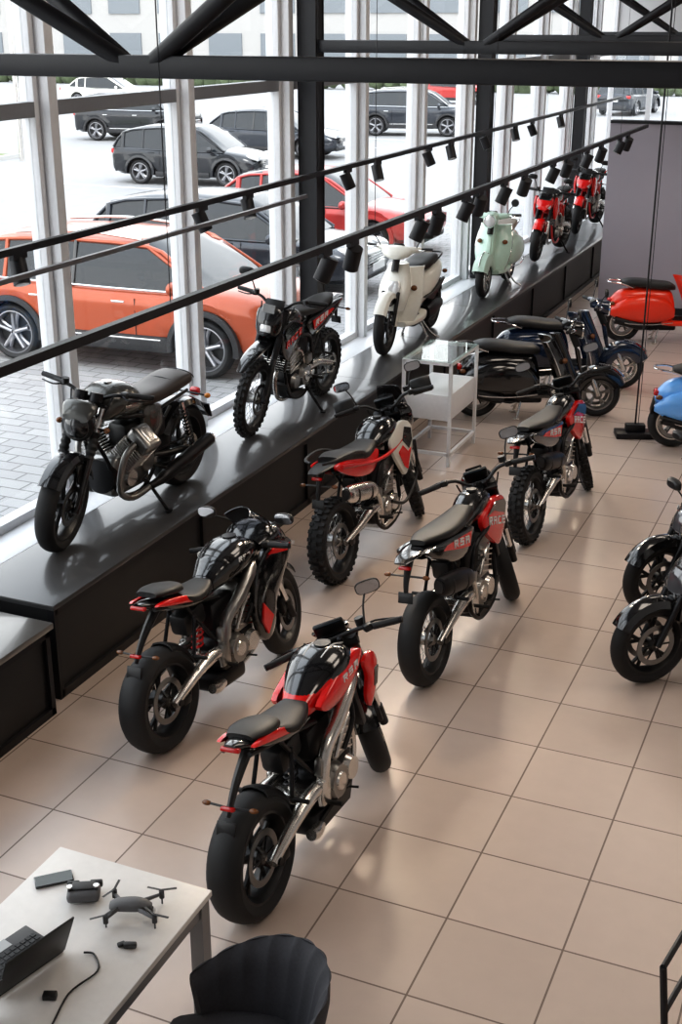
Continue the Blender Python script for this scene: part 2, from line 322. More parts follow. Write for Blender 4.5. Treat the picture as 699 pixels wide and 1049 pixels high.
    if kind=='retro':
        box(P,(.04,0,.37),(.44,.24,.30),DSIL,(0,0,0),.05,3); box(P,(-.18,0,.41),(.26,.18,.24),SATIN,(0,0,0),.05,3); cyl(P,(.29,0,.38),(.20,0,.38),.125,SATIN,24)
        for s in(1,-1):
            cyl(P,(-.12,s*.08,.40),(-.12,s*.14,.40),.09,DSIL,24,.075); cyl(P,(.10,s*.10,.34),(.10,s*.15,.34),.07,SIL,22,.06)
            d=V(0,s*math.sin(.72),math.cos(.72)); base=V(.08,s*.05,.43)
            Mr=tuple(d.to_track_quat('Z','X').to_euler())
            for i in range(9): box(P,base+d*(.05+.022*i),(.19,.19,.008),SIL,Mr,.002,1)
            cyl(P,base,base+d*.25,.07,SATIN,18); box(P,base+d*.285,(.20,.17,.11),DSIL,Mr,.03,3)
            box(P,base+d*.34,(.12,.10,.02),SIL,Mr,.008)
            tube(P,[base+d*.26+V(.09,0,0),base+d*.22+V(.18,0,-.05),V(.26,s*.15,.30),V(.12,s*.16,.20),V(-.1,s*.17,.22)],.023,DSIL,12,4)
            box(P,(-.30,s*.10,.60),(.16,.04,.14),SATIN,(0,0,0),.02)
    else:
        wv=.12 if off else .15
        box(P,(0,0,.37),(.40,wv*1.7,.24),SATIN,(0,0,0),.06,3); box(P,(.10,0,.54),(.20,wv*1.6,.28),DSIL,(0,.30,0),.03,2); box(P,(.16,0,.69),(.20,wv*1.5,.10),DSIL,(0,.30,0),.03,2)
        for i in range(5): box(P,(.085+.012*i,0,.48+.035*i),(.215,wv*1.66,.008),SIL,(0,.30,0))
        for s in(1,-1):
            cyl(P,(-.06,s*wv*.8,.38),(-.06,s*(wv+.02),.38),.10,DSIL,26,.085); cyl(P,(-.06,s*(wv+.02),.38),(-.06,s*(wv+.03),.38),.05,SIL,22,.045); cyl(P,(.11,s*wv*.8,.36),(.11,s*(wv+.01),.36),.075,SIL if s<0 else DSIL,22,.06)
            for i in range(6): a=i*math.pi/3; cyl(P,(-.06+.085*math.cos(a),s*(wv+.0),.38+.085*math.sin(a)),(-.06+.085*math.cos(a),s*(wv+.018),.38+.085*math.sin(a)),.007,CHR,6)
            box(P,(-.16,s*wv*.85,.52),(.12,.05,.10),DSIL,(0,.2,0),.02)
            tube(P,[(.14,s*wv*.95,.66),(.04,s*wv*1.02,.62),(-.04,s*wv*.95,.50)],.012,SIL,8,3)
        box(P,(.29,0,.62),(.04,.28 if not off else .22,.26),SATIN,(0,-.35 ,0),.008)
        for i in range(12): box(P,(.312-.0075*(i-6)*.9,0,.62+.019*(i-6)),(.006,.26 if not off else .2,.004),SIL,(0,-.35,0))
        for yy in (-.05,.05) if not off else (0.02,): tube(P,[(.22,yy,.56),(.33,yy,.46),(.31,yy,.28),(.18,yy*.7,.19),(0,yy*.5,.18)],.019,SIL,12,4)
        if o.get('bash',off): slab(P,[(.30,.36),(.20,.22),(-.1,.20),(-.1,.24),(.18,.27),(.27,.38)],-.12,.12,SIL if kind=='adv' else BLK,False,.005)
    box(P,(-.06,0,.62),(.26,.16,.18),BLK,(0,0,0),.03,2); tube(P,[(.1,.1,.5),(-.02,.13,.58),(-.16,.1,.52)],.008,RUB,6,4); tube(P,[(.1,-.1,.55),(-.02,-.13,.62),(-.2,-.1,.5)],.008,RUB,6,4)
    box(P,(-.33,0,.68),(.22,.13,.14),BLK,(0,-.15,0),.03,2)
    P.done()
    P=Part('frame',E); fm=o.get('frame',SATIN)
    if kind in('naked','sport') and not o.get('trellis'):
        for s in(1,-1):
            tube(P,[(Hd.x,s*.05,Hd.z-.05),(.22,s*.125,.80),(.02,s*.145,.69),(-.13,s*.14,.60),(-.19,s*.135,.45),(-.20,s*.13,.36)],[.038,.042,.040,.036,.034,.032],fm,12,4)
            tube(P,[(.20,s*.12,.76),(.16,s*.155,.62),(.05,s*.145,.50)],.014,SATIN,10,3)
            box(P,(-.20,s*.15,.40),(.09,.03,.14),fm,(0,.1,0),.015)
    else:
        for s in(1,-1):
            tube(P,[(Hd.x,s*.03,Hd.z),(.15,s*.12,.80),(-.12,s*.12,.72),(-.22,s*.11,.42)],.017,fm,10,4)
            tube(P,[(Hd.x+.02,s*.03,Hd.z-.12),(.29,s*.08,.50),(.22,s*.11,.26),(-.05,s*.11,.19),(-.22,s*.11,.30),(-.22,s*.11,.42)],.015,fm,10,4)
            if o.get('trellis'):
                pt=[(Hd.x,Hd.z-.12),(.24,.84),(.16,.66),(.06,.78),(-.02,.60),(-.12,.74),(-.20,.5)]
                for a_,b_ in zip(pt[:-1],pt[1:]): cyl(P,(a_[0],s*.13,a_[1]),(b_[0],s*.13,b_[1]),.014,fm,10)
                cyl(P,(Hd.x,s*.05,Hd.z-.12),(.16,s*.13,.66),.014,fm,10); cyl(P,(.16,s*.13,.66),(-.02,s*.13,.6),.014,fm,10)
    sz={'naked':(.74,.88),'sport':(.74,.90),'moto':(.76,.90),'adv':(.76,.88),'retro':(.70,.76)}[kind]; sx=xr-.02
    sf=SATIN if not o.get('trellis') else fm
    for s in(1,-1):
        cyl(P,(-.12,s*.09,sz[0]),(sx,s*.07,sz[1]),.013,sf,10); cyl(P,(-.22,s*.10,.50),(sx+.25,s*.08,sz[1]-.06),.012,sf,10)
    cyl(P,Hd-ax*.17,Hd+ax*.05,.035,fm,18)
    P.done()
    P=Part('swingarm',E); sw=o.get('swing',SIL)
    yo=wr/2+.025
    if kind=='retro':
        for s in(1,-1):
            tube(P,[(-.22,s*.10,.40),(-.4,s*(yo+.01),.37),(xr,s*(yo+.01),Rr)],.026,SATIN,12,3)
            a0=V(xr+.06,s*(yo+.05),Rr+.04); a1=V(xr+.20,s*(yo+.05),.74); cyl(P,a0,a1,.014,CHR,10)
            d=(a1-a0); hel=[]; pr=d.normalized().orthogonal().normalized(); qr=d.normalized().cross(pr)
            for i in range(90):
                t=i/89; an=t*2*math.pi*9; hel.append(a0+d*(.15+.7*t)+(pr*math.cos(an)+qr*math.sin(an))*.03)
            tube(P,hel,.005,SATIN,6)
    else:
        for s in(1,-1):
            tube(P,[(-.17,s*yo,.42),(-.34,s*(yo+.012),.43),(-.52,s*(yo+.014),.39),(xr-.03,s*(yo+.012),Rr)],[.036,.040,.032,.024],sw,12,4); cyl(P,(xr,s*(yo-.01),Rr),(xr,s*(yo+.045),Rr),.02,SATIN,12)
        box(P,(-.30,0,.41),(.09,yo*2,.05),sw,(0,0,0),.01)
        a0=V(-.28,.0,.42); a1=V(-.22 if not off else -.2,.0,.72); d=a1-a0; cyl(P,a0,a1,.016,SIL,10); hel=[]
        for i in range(60):
            t=i/59; an=t*2*math.pi*7; hel.append(a0+d*(.1+.8*t)+V(math.cos(an)*.034,math.sin(an)*.034,0))
        tube(P,hel,.007,o.get('spring',SATIN),6)
    lathe(P,[(.07,yo-.006),(.105,yo-.006),(.105,yo+.0),(.07,yo+.0)],(xr,0,Rr),SIL,30)
    for dz in(.095,-.095): tube(P,[(xr,yo,Rr+dz),(-.13,yo*.95,.385+dz*.45)],.008,SATIN,6)
    box(P,(xr+.09,-yo-.005,Rr-.03),(.08,.03,.05),SATIN,(0,0,0),.01)
    if not off and kind!='retro': arcf(P,(xr,0,Rr),Rr+.02,wr/2-.01,25,75,BLK,drop=.04)
    P.done()
    T2=Part('fuel_tank',E); B2=Part('bodywork',E); Q=Part('seat',E)
    sm_=o.get('seat',SEATB)
    if kind in('naked','sport'):
        loft(T2,[(.37,.87,.05,.05),(.32,.89,.12,.075),(.20,.91,.155,.10),(.08,.89,.155,.105),(-.03,.86,.12,.09),(-.13,.82,.08,.06),(-.19,.80,.05,.03)],c2,28,5)
        cyl(T2,(.20,0,1.005),(.20,0,1.017),.045,SATIN,24)
        if kind=='naked' and not o.get('trellis'):
            loft(T2,[(.05,.875,.150,.100),(.0,.86,.137,.095),(-.06,.843,.112,.082),(-.14,.815,.08,.058),(-.195,.80,.05,.03)],c1,28,5)
            panel(B2,[(.37,.92),(.29,.83),(.12,.77),(-.06,.775),(-.14,.835),(-.02,.89),(.12,.935),(.27,.95)],.11,.142,c1,.026)
            word(B2,'RSA',.26,.88,.045,.036,.065,.162,DECW,-.1)
            tube(T2,[(.34,.045,.958),(.2,.055,1.008),(.08,.05,.992)],.004,DECW,6,4); tube(T2,[(.34,-.045,.958),(.2,-.055,1.008),(.08,-.05,.992)],.004,DECW,6,4)
            panel(B2,[(.44,.88),(.50,.80),(.46,.66),(.38,.58),(.34,.66),(.37,.76),(.34,.86)],.14,.16,c1,.018)
            slab(B2,[(.47,.79),(.44,.69),(.40,.69),(.42,.79)],.172,.181,GBLK,True,.003)
            slab(B2,[(.16,.28),(.10,.17),(-.20,.18),(-.22,.24),(-.08,.26)],.10,.13,BLK,True,.01)
        elif o.get('trellis'):
            panel(B2,[(.46,.92),(.52,.78),(.42,.60),(.30,.66),(.30,.86)],.14,.165,c1,.02)
            loft(T2,[(.05,.872,.158,.102),(.0,.86,.142,.097),(-.06,.843,.116,.084),(-.14,.815,.082,.06)],c1,28,5)
        loft(Q,[(-.12,.845,.06,.025),(-.2,.825,.10,.035),(-.34,.83,.13,.035),(-.43,.86,.115,.03),(-.46,.88,.09,.02)],sm_,24,4)
        tl=.91 if kind=='naked' else .94
        loft(Q,[(-.42,tl-.02,.07,.03),(-.5,tl,.10,.032),(-.6,tl+.02,.10,.026),(-.68,tl+.028,.07,.018)],o.get('pill',sm_),24,4)
        loft(B2,[(-.15,.77,.08,.03),(-.3,.79,.10,.035),(-.45,.83,.105,.045),(-.6,.88,.09,.04),(-.72,.92,.055,.025),(-.77,.935,.03,.012)],c2,24,4)
        panel(B2,[(-.34,.81),(-.48,.845),(-.72,.92),(-.60,.92),(-.44,.88)],.08,.102,c1 if kind=='naked' else o.get('tailc',c1),.010)
        box(B2,(-.765,0,.92),(.03,.10,.025),TAIL,(0,.3,0),.008)
        tube(B2,[(-.62,0,.85),(-.76,0,.74),(-.86,0,.62)],[.03,.022,.014],BLK,8,3); box(B2,(-.885,0,.575),(.010,.10,.07),BLK,(0,.35,0),.004); box(B2,(-.85,0,.66),(.03,.07,.02),TAIL,(0,.3,0),.006)
        for s in(1,-1): cyl(B2,(-.84,0,.66),(-.83,s*.11,.66),.006,BLK,8); ell(B2,(-.83,s*.125,.66),(.014,.025,.012),AMB)
        if kind=='sport':
            loft(B2,[(.34,.90,.13,.05,2.2),(.44,.92,.185,.10,2.2),(.56,.88,.175,.125,2.2),(.68,.81,.12,.09,2.2),(.755,.76,.05,.04,2.2)],c2,28,4)
            panel(B2,[(.64,.84),(.48,.92),(.30,.87),(.17,.74),(.13,.52),(.20,.32),(.32,.34),(.38,.52),(.54,.70)],.14,.18,o.get('side',c2),.024)
            slab(B2,[(.58,.85),(.44,.90),(.32,.86),(.42,.835),(.54,.81)],.190,.2065,c1,True,.003)
            slab(B2,[(.30,.46),(.22,.36),(.17,.46),(.20,.58)],.190,.2065,c1,True,.003)
            loft(T2,[(.03,.872,.14,.100),(-.03,.86,.123,.093),(-.08,.84,.10,.076),(-.14,.815,.08,.062)],c2,28,5)
            word(B2,'RSA',.18,.905,.032,.028,.045,.151,DECW,0)
            for s in(1,-1):
                mirror(B2,(.50,s*.12,.97),(.40,s*.27,1.08)); slab(B2,[(.60,.87),(.71,.81),(.70,.785),(.60,.82)],s*.09,s*.16,LENS,False,.003)
            vs=[];fs=[];n=9
            for i in range(n):
                t=i/(n-1)
                for j in range(13):
                    a=(j/12-.5)*2.2; w_=.145*(1-.35*t*t); vs.append((.60-.20*t- (1-math.cos(a))*.16,w_*math.sin(a)/math.sin(1.1),.965+.17*t**.8-(1-math.cos(a))*.05))
            for i in range(n-1):
                for j in range(12): k0=i*13+j; fs.append((k0,k0+1,k0+14,k0+13))
            B2.add(vs,fs,SCRN)
            tube(B2,[vs[(n-1)*13+j] for j in range(13)],.004,GBLK,6)
    elif kind=='retro':
        loft(T2,[(.37,.85,.07,.05),(.31,.89,.14,.095),(.19,.91,.175,.13),(.03,.89,.17,.13),(-.08,.85,.13,.095),(-.15,.82,.08,.05)],c1,28,5,e=2.3)
        cyl(T2,(.17,0,1.035),(.17,0,1.05),.035,CHR,22)
        for s in(1,-1): slab(T2,[(.20,.905),(.05,.88),(.05,.865),(.20,.885)],s*.17,s*.178,SIL,False,.002)
        loft(Q,[(-.10,.835,.09,.04),(-.2,.835,.135,.05),(-.38,.84,.15,.05),(-.55,.86,.15,.055),(-.70,.87,.14,.05),(-.77,.86,.10,.03)],sm_,24,4,e=3)
        for i in range(5): tube(Q,[(-.50-.055*i,.152*math.sin(a_)*.96,.856+.003*i+.053*abs(math.cos(a_))**.7) for a_ in (-1.5,-1.1,-.6,0,.6,1.1,1.5)],.0035,BLK,5,2)
        panel(B2,[(-.08,.79),(-.28,.78),(-.33,.64),(-.22,.54),(-.12,.58)],.10,.13,c1,.02)
        arcf(B2,(xr,0,Rr),Rr+.05,wr/2+.02,30,150,GBLK,drop=.05)
        box(B2,(xr-.25,0,.68),(.05,.08,.06),TAIL,(0,.4,0),.015)
        for s in(1,-1): cyl(B2,(xr-.20,0,.68),(xr-.20,s*.13,.68),.008,BLK,8); ell(B2,(xr-.20,s*.14,.68),(.025,.025,.02),AMBO)
        box(B2,(xr-.33,0,.52),(.012,.18,.12),BLK,(0,.4,0))
    else:
        adv=kind=='adv'; w0=.15 if adv else .11; zz=.02 if adv else 0
        loft(T2,[(.34,.90+zz,.06,.05),(.26,.93+zz,w0*.9,.09),(.12,.93+zz,w0,.095),(-.02,.90+zz,w0*.8,.07),(-.12,.88,.07,.03)],c2,24,4)
        cyl(T2,(.16,0,1.025+zz),(.16,0,1.04+zz),.035,BLK,20)
        wS=.155 if adv else .125; yd=wS+.013
        if adv:
            panel(B2,[(.46,.92),(.47,.72),(.32,.54),(.22,.60),(.06,.82),(.10,.92),(.28,.99)],w0-.02,wS,o.get('shroud',WHT),.016)
            for s in(1,-1):
                slab(B2,[(.42,.90),(.43,.80),(.36,.74),(.24,.84),(.30,.94)],s*yd,s*(yd+.006),GBLK,False,0)
                slab(B2,[(.40,.74),(.31,.58),(.25,.62),(.16,.76),(.24,.80),(.34,.72)],s*yd,s*(yd+.007),RED,False,0)
        else:
            panel(B2,[(.44,.90),(.44,.72),(.32,.60),(.20,.66),(.04,.81),(.06,.89),(.26,.95)],w0-.02,wS,o.get('shroud',c1),.016)
            for s in(1,-1): slab(B2,[(.40,.90),(.43,.86),(.40,.80),(.20,.88),(.08,.875),(.24,.935)],s*yd,s*(yd+.005),GBLK,False,0)
            word(B2,'RACERS'[:4],.39,.725,.055,.06,.075,yd,o.get('dec',DECW),.28)
        if adv:
            loft(Q,[(.0,.925,.06,.03),(-.1,.90,.10,.04),(-.3,.89,.14,.04),(-.42,.91,.13,.045),(-.6,.95,.12,.04),(-.74,.96,.09,.03)],sm_,24,4,e=3)
        else:
            loft(Q,[(.12,.97,.05,.02),(0,.945,.075,.035),(-.2,.93,.105,.035),(-.4,.935,.115,.035),(-.6,.96,.095,.03),(-.74,.975,.05,.018)],sm_,24,4,e=3)
        panel(B2,[(-.08,.86),(-.20,.72),(-.52,.77),(-.82,.925),(-.70,.945),(-.3,.90)],.085,.11,o.get('rearc',c1 if adv else GBLK),.014)
        if not adv:
            for s in(1,-1): slab(B2,[(-.16,.86),(-.20,.77),(-.34,.80),(-.62,.885),(-.56,.90),(-.30,.875)],s*.1215,s*.1255,RED,False,0)
            word(B2,'RSA',-.22,.80,.06,.05,.09,.1255,DECW,.2)
        loft(B2,[(-.45,.90,.09,.02),(-.7,.935,.09,.015),(-.9,.94,.07,.010),(-1.0,.93,.04,.006)],c2 if not adv else BLK,16,4)
        tube(B2,[(-.86,0,.92),(-.93,0,.80),(-.95,0,.72)],[.03,.02,.015],BLK,8,3); box(B2,(-.96,0,.69),(.010,.10,.07),BLK,(0,.25,0),.004); box(B2,(-.94,0,.88),(.03,.08,.025),TAIL,(0,.3,0),.008)
        for s in(1,-1): cyl(B2,(-.92,0,.82),(-.92,s*.12,.82),.007,BLK,8); ell(B2,(-.92,s*.13,.82),(.016,.025,.014),AMB)
        if adv:
            for s in(1,-1):
                tube(B2,[(-.40,s*.14,.93),(-.60,s*.15,.99),(-.86,s*.12,1.0),(-.93,s*.05,.99)],.012,BLK,8,4)
                tube(B2,[(.30,s*.16,.86),(.05,s*.15,.80),(-.2,s*.13,.80),(-.4,s*.12,.84),(-.75,s*.12,.92)],.015,DRED,10,4)
                tube(B2,[(.48,s*.17,.78),(.44,s*.19,.50),(.20,s*.18,.34),(.0,s*.15,.40)],.014,BLK,8,4)
            loft(B2,[(.40,1.0,.10,.09,2.5),(.50,.99,.15,.12,2.5),(.58,.93,.13,.10),(.64,.88,.06,.05)],c2,22,3)
            slab(B2,[(.60,.95),(.645,.90),(.62,.86),(.57,.90)],-.11,.11,LENS,False,.008)
            vs=[];fs=[]
            for i in range(9):
                t=i/8
                for j in range(13):
                    a=(j/12-.5)*1.8; w_=.13*(1-.25*t*t); vs.append((.56-.10*t-(1-math.cos(a))*.14,w_*math.sin(a)/math.sin(.9),1.04+.20*t))
            for i in range(8):
                for j in range(12): k0=i*13+j; fs.append((k0,k0+1,k0+14,k0+13))
            B2.add(vs,fs,SCRN); tube(B2,[vs[8*13+j] for j in range(13)],.004,GBLK,6)
    T2.done();B2.done();Q.done()
    P=Part('exhaust',E)
    if kind=='retro':
        for s in(1,-1):
            tube(P,[(-.08,s*.17,.22),(-.2,s*.18,.23),(-.3,s*.19,.26),(-.85,s*.21,.37)],[.026,.034,.05,.05],SATIN,18,2); cyl(P,(-.85,s*.21,.37),(-.88,s*.21,.376),.034,CHR,16)
    elif kind=='sport' or (kind=='naked' and not o.get('trellis')):
        box(P,(-.10,0,.20),(.34,.22,.12),SATIN,(0,.05,0),.04,3); tube(P,[(-.2,-.10,.20),(-.30,-.13,.22),(-.36,-.135,.24)],[.03,.035,.03],SIL,14,3)
    elif kind=='naked':
        tube(P,[(0,-.05,.18),(-.15,-.12,.25),(-.25,-.14,.38),(-.35,-.15,.5)],.022,SIL,12,4); tube(P,[(-.33,-.16,.48),(-.42,-.165,.54),(-.72,-.17,.66)],[.03,.05,.045],SATIN,18,2)
    else:
        tube(P,[(0,0,.18),(-.12,-.10,.26),(-.18,-.13,.45),(-.3,-.15,.60),(-.40,-.15,.64)],.02,SIL,12,4)
        em=SIL if kind=='adv' else SATIN
        loft(P,[(-.36,.62,.035,.04),(-.44,.645,.052,.07),(-.78,.72,.052,.07),(-.84,.735,.035,.05)],em,20,2,e=2.3,y=-.18)
        loft(P,[(-.84,.735,.03,.04),(-.86,.74,.03,.04)],BLK,16,1,y=-.18)
        for q in(-.5,-.72): loft(P,[(q-.01,.655-(q+.5)*.22,.055,.074),(q+.01,.65-(q+.5)*.22,.055,.074)],BLK,20,1,e=2.3,y=-.18)
    P.done()
    P=Part('stand_and_pegs',E)
    for s in(1,-1):
        cyl(P,(-.20,s*.13,.34),(-.20,s*.24,.34),.013,RUB,10); slab(P,[(-.16,.40),(-.24,.40),(-.23,.32),(-.19,.32)],s*.12,s*.135,SIL,False,.004)
        if kind!='retro': cyl(P,(-.46,s*.11,.50),(-.46,s*.2,.50),.012,RUB,10); tube(P,[(-.46,s*.11,.50),(-.38,s*.09,.74)],.012,SATIN,8)
        tube(P,[(-.08,s*.15,.31),(.02,s*.17,.30),(.03,s*.22,.30)],.007,SATIN,6)
    fy2=.27; fz=.012+math.tan(abs(lean))*fy2*(-1 if lean>0 else 1)
    tube(P,[(-.10,.12,.27),(-.16,fy2,fz+.01)],.013,SATIN,8); cyl(P,(-.16,fy2+.01,fz-.002),(-.16,fy2+.01,fz+.01),.03,SATIN,14)
    P.done()
    return E
# ---------------- scooter
def scooter(name,rear,front,z=0,col=MINT,kind='vespa',steer=0,lean=0,head=None,seat=SEATB,wb=None,Rw=None):
    a=Vector((rear[0],rear[1]));b=Vector((front[0],front[1])); mid=(a+b)/2
    hd=math.atan2(b.y-a.y,b.x-a.x) if head is None else head
    big=kind=='tall'; wb=wb or (1.38 if big else 1.31); Rf=Rw or (.325 if big else .25); Rr=.30 if big else .25
    E=empty(name,(mid.x,mid.y,z),hd,lean); xr=-wb/2;xf=wb/2
    ra=math.radians(25); ax=V(-math.sin(ra),0,math.cos(ra)); F=V(xf,0,Rf); T=F+ax*.78; Hd=F+ax*.5
    S=Matrix.Translation(Hd)@Matrix.Rotation(steer,4,ax)@Matrix.Translation(-Hd)
    rimm=SIL if col is not GBLK else DSIL
    if big: rimm=RIMB
    P=Part('rear_wheel',E); wheel(P,(xr,0,Rr),Rr,.13,'cast',False,rimm,rr=Rr-.09,disc=-1); P.done()
    P=Part('front_wheel',E); P.M=S; wheel(P,tuple(F),Rf,.11,'cast',False,rimm,rr=Rf-.085,disc=1 if not big else 2); P.done()
    P=Part('front_fork_and_fender',E); P.M=S
    if big:
        for s in(1,-1): cyl(P,F+V(0,s*.08,0),F+V(0,s*.08,0)+ax*.36,.022,SATIN,12)
        arcf(P,tuple(F),Rf+.03,.075,30,150 if col is GBLK else 165,col,drop=.06)
    else:
        tube(P,[F+V(0,-.075,0),F+V(-.06,-.08,.16),F+ax*.34+V(0,-.02,0)],.026,SIL,12,4)
        prof=[(Rf-.09,-.095),(Rf-.0,-.10),(Rf+.055,-.07),(Rf+.075,0),(Rf+.055,.07),(Rf-.0,.10),(Rf-.09,.095)]
        prof=prof+[(r-.008,y*.94) for r,y in reversed(prof)]
        lathe(P,prof,tuple(F),col,28,25,160); tube(P,[(F.x+.335*math.cos(math.radians(t)),0,F.z+.335*math.sin(math.radians(t))) for t in (35,50,70,90)],.007,CHR,8,3)
    P.done()
    P=Part('leg_shield',E); x0=xf-.20
    def shell(x_of,w_of,zs,bow,th,m):
        vs=[];fs=[];n=15;q=len(zs)
        for side in(0,1):
            for zz in zs:
                for j in range(n):
                    t=(j/(n-1)-.5)*2; vs.append((x_of(zz)-bow*abs(t)**2.2-(th if side else 0),w_of(zz)*t*(1 if not side else .985),zz))
        for side in(0,1):
            o_=side*q*n
            for i in range(q-1):
                for j in range(n-1): fs.append((o_+i*n+j,o_+i*n+j+1,o_+(i+1)*n+j+1,o_+(i+1)*n+j))
        for i in range(q-1):
            for j in(0,n-1): fs.append((i*n+j,(i+1)*n+j,q*n+(i+1)*n+j,q*n+i*n+j))
        for i in(0,q-1):
            for j in range(n-1): fs.append((i*n+j,i*n+j+1,q*n+i*n+j+1,q*n+i*n+j))
        P.add(vs,fs,m)
    zs=[.27+.035*i for i in range(18)]
    xo=lambda zz:x0-.06+ (-.40*(zz-.30)) +.03*math.sin((zz-.27)*5)
    wo=lambda zz:.17+.075*math.sin(min(1,(zz-.27)/.55)*math.pi*.85)
    shell(xo,wo,zs,.12,.05,col)
    loft(P,[(.27,x0-.03,.05,.05),(.45,x0-.08,.055,.06),(.7,x0-.19,.05,.06),(.92,x0-.29,.045,.06)],col,18,3,'z')
    if big:
        LL=LENS if col is not GBLK else LENSD
        loft(P,[(.45,x0-.0,.13,.08),(.6,x0-.03,.17,.10),(.75,x0-.10,.16,.10),(.92,x0-.2,.10,.08)],col,22,3,'z'); loft(P,[(.62,x0+.05,.08,.025),(.70,x0+.03,.10,.025),(.76,x0+.0,.07,.02)],LL,18,2,'z'); loft(P,[(.40,x0+.0,.05,.05),(.55,x0+.05,.07,.04),(.62,x0+.06,.04,.02)],GBLK,16,2,'z')
    else:
        slab(P,[(x0-.02,.74),(x0+.01,.60),(x0+.03,.48),(x0-.0,.46),(x0-.04,.60),(x0-.08,.78)],-.03,.03,col,False,.01)
        for i in range(3): box(P,(x0+.012-.02*i,0,.54+.05*i),(.02,.035,.012),SATIN,(0,.3,0))
        tube(P,[(xo(z_)-.13,wo(z_)*1.0,z_) for z_ in zs],.007,CHR,6); tube(P,[(xo(z_)-.13,-wo(z_)*1.0,z_) for z_ in zs],.007,CHR,6)
    for s in(1,-1): ell(P,(x0-.20,s*.17,.66),(.03,.035,.03),AMB)
    P.done()
    P=Part('floorboard',E)
    loft(P,[(x0-.02,.29,.15,.03),(x0-.2,.28,.19,.035),(-.02,.28,.19,.04),(-.15,.30,.17,.05)],col,20,3,e=4)
    for i in range(5): box(P,(.14,(-2+i)*.06,.32),(.30,.02,.012),RUB,(0,0,0),.004)
    box(P,(-.2,0,.22),(.5,.2,.10),SATIN,(0,0,0),.03)
    P.done()
    P=Part('rear_body',E)
    if big:
        loft(P,[(.02,.40,.10,.10),(-.05,.52,.14,.19),(-.25,.60,.19,.17),(-.5,.66,.19,.13),(-.75,.72,.13,.08),(-.88,.76,.06,.03)],col,28,4,e=2.4)
        slab(P,[(-.02,.50),(-.30,.42),(-.66,.58),(-.70,.62),(-.30,.52)],.15,.195,BLK,True,.01)
        loft(P,[(-.2,.28,.09,.09),(-.45,.30,.10,.09),(-.7,.32,.07,.06)],SATIN,20,3,y=.10)
    else:
        loft(P,[(.0,.44,.12,.12,2.5),(-.06,.50,.15,.20,2.5),(-.25,.55,.17,.19),(-.5,.56,.17,.17),(-.72,.54,.13,.15),(-.84,.50,.06,.08)],col,28,4)
        for s in(1,-1): loft(P,[(.0,.42,.03,.06),(-.1,.45,.075,.14),(-.3,.47,.105,.185),(-.5,.47,.105,.18),(-.72,.45,.07,.12),(-.86,.43,.02,.03)],col,24,4,e=2.2,y=s*.145)
        for s in(1,-1): tube(P,[(-.02,s*.20,.30),(-.3,s*.235,.28),(-.6,s*.23,.29),(-.8,s*.18,.33)],.007,CHR,6,3)
    box(P,(-.845 if not big else -.88,0,.56 if not big else .72),(.05,.13,.06),TAIL,(0,.2,0),.018,3); box(P,(-.87,0,.42 if not big else .5),(.012,.18,.14),BLK,(0,.2,0),.003)
    for s in(1,-1): ell(P,(-.82,s*.14,.54 if not big else .66),(.035,.03,.025),AMB)
    zt=.0 if not big else .05
    tube(P,[(-.55,.10,.74+zt),(-.72,.12,.80+zt),(-.86,.08,.81+zt),(-.88,0,.81+zt),(-.86,-.08,.81+zt),(-.72,-.12,.80+zt),(-.55,-.10,.74+zt)],.010,CHR if not big else SATIN,8,4)
    P.done()
    P=Part('seat',E)
    loft(P,[(.0,.735+zt,.08,.03),(-.08,.755+zt,.13,.05),(-.25,.765+zt,.155,.055),(-.40,.785+zt,.155,.055),(-.58,.80+zt,.135,.05),(-.70,.795+zt,.09,.03)],seat,24,4,e=3)
    P.done()
    P=Part('handlebar',E); P.M=S
    if big: loft(P,[(T.x-.06,T.z+.03,.08,.05),(T.x+.02,T.z+.03,.17,.055),(T.x+.09,T.z-.0,.12,.05),(T.x+.13,T.z-.02,.05,.02)],col,22,3)
    else:
        loft(P,[(T.x-.08,T.z+.04,.07,.04),(T.x,T.z+.03,.10,.07),(T.x+.08,T.z+.0,.09,.085),(T.x+.13,T.z-.01,.085,.085)],col,24,3,e=2.1)
        lathe(P,[(.001,.135),(.07,.133),(.088,.125),(.088,.11),(.001,.11)],(T.x,0,T.z-.01),CHR,24,axis='x'); lathe(P,[(.001,.142),(.05,.14),(.072,.134),(.001,.13)],(T.x,0,T.z-.01),LENS,24,axis='x')
    for s in(1,-1):
        tube(P,[T+V(0,s*.05,.03),T+V(-.02,s*.16,.045),T+V(-.06,s*.24,.05)],[.045,.035,.026],col,14,3); cyl(P,T+V(-.06,s*.24,.05),T+V(-.10,s*.36,.05),.019,RUB,12); tube(P,[T+V(-.02,s*.22,.05),T+V(.0,s*.28,.05),T+V(-.06,s*.36,.045)],.006,CHR,6,3)
        mirror(P,T+V(-.02,s*.20,.07),T+V(.02,s*.30,.22),'round' if not big else 'oval')
    box(P,T+V(-.06,0,.075),(.07,.11,.03),BLK,(0,-.5,0),.012); tube(P,[T+V(0,0,0),T-ax*.2],.04,BLK,14)
    P.done()
    P=Part('exhaust_and_stand',E)
    tube(P,[(-.2,-.05,.2),(-.3,-.14,.2),(-.42,-.16,.23)],.02,SATIN,10,3); tube(P,[(-.38,-.165,.23),(-.45,-.17,.25),(-.78,-.175,.33)],[.03,.055,.05],SATIN if not big else DSIL,18,2)
    for s in(1,-1): tube(P,[(-.18,s*.08,.2),(-.22,s*.15,.02)],.013,SIL,8); cyl(P,(-.26,s*.15,.012),(-.2,s*.15,.012),.012,SIL,8)
    tube(P,[(-.1,.14,.22),(-.18,.22,.07),(-.22,.30,.02)],.01,SIL,8,3); tube(P,[(-.60,.09,.3),(-.5,.1,.55)],.022,SATIN,10)
    P.done()
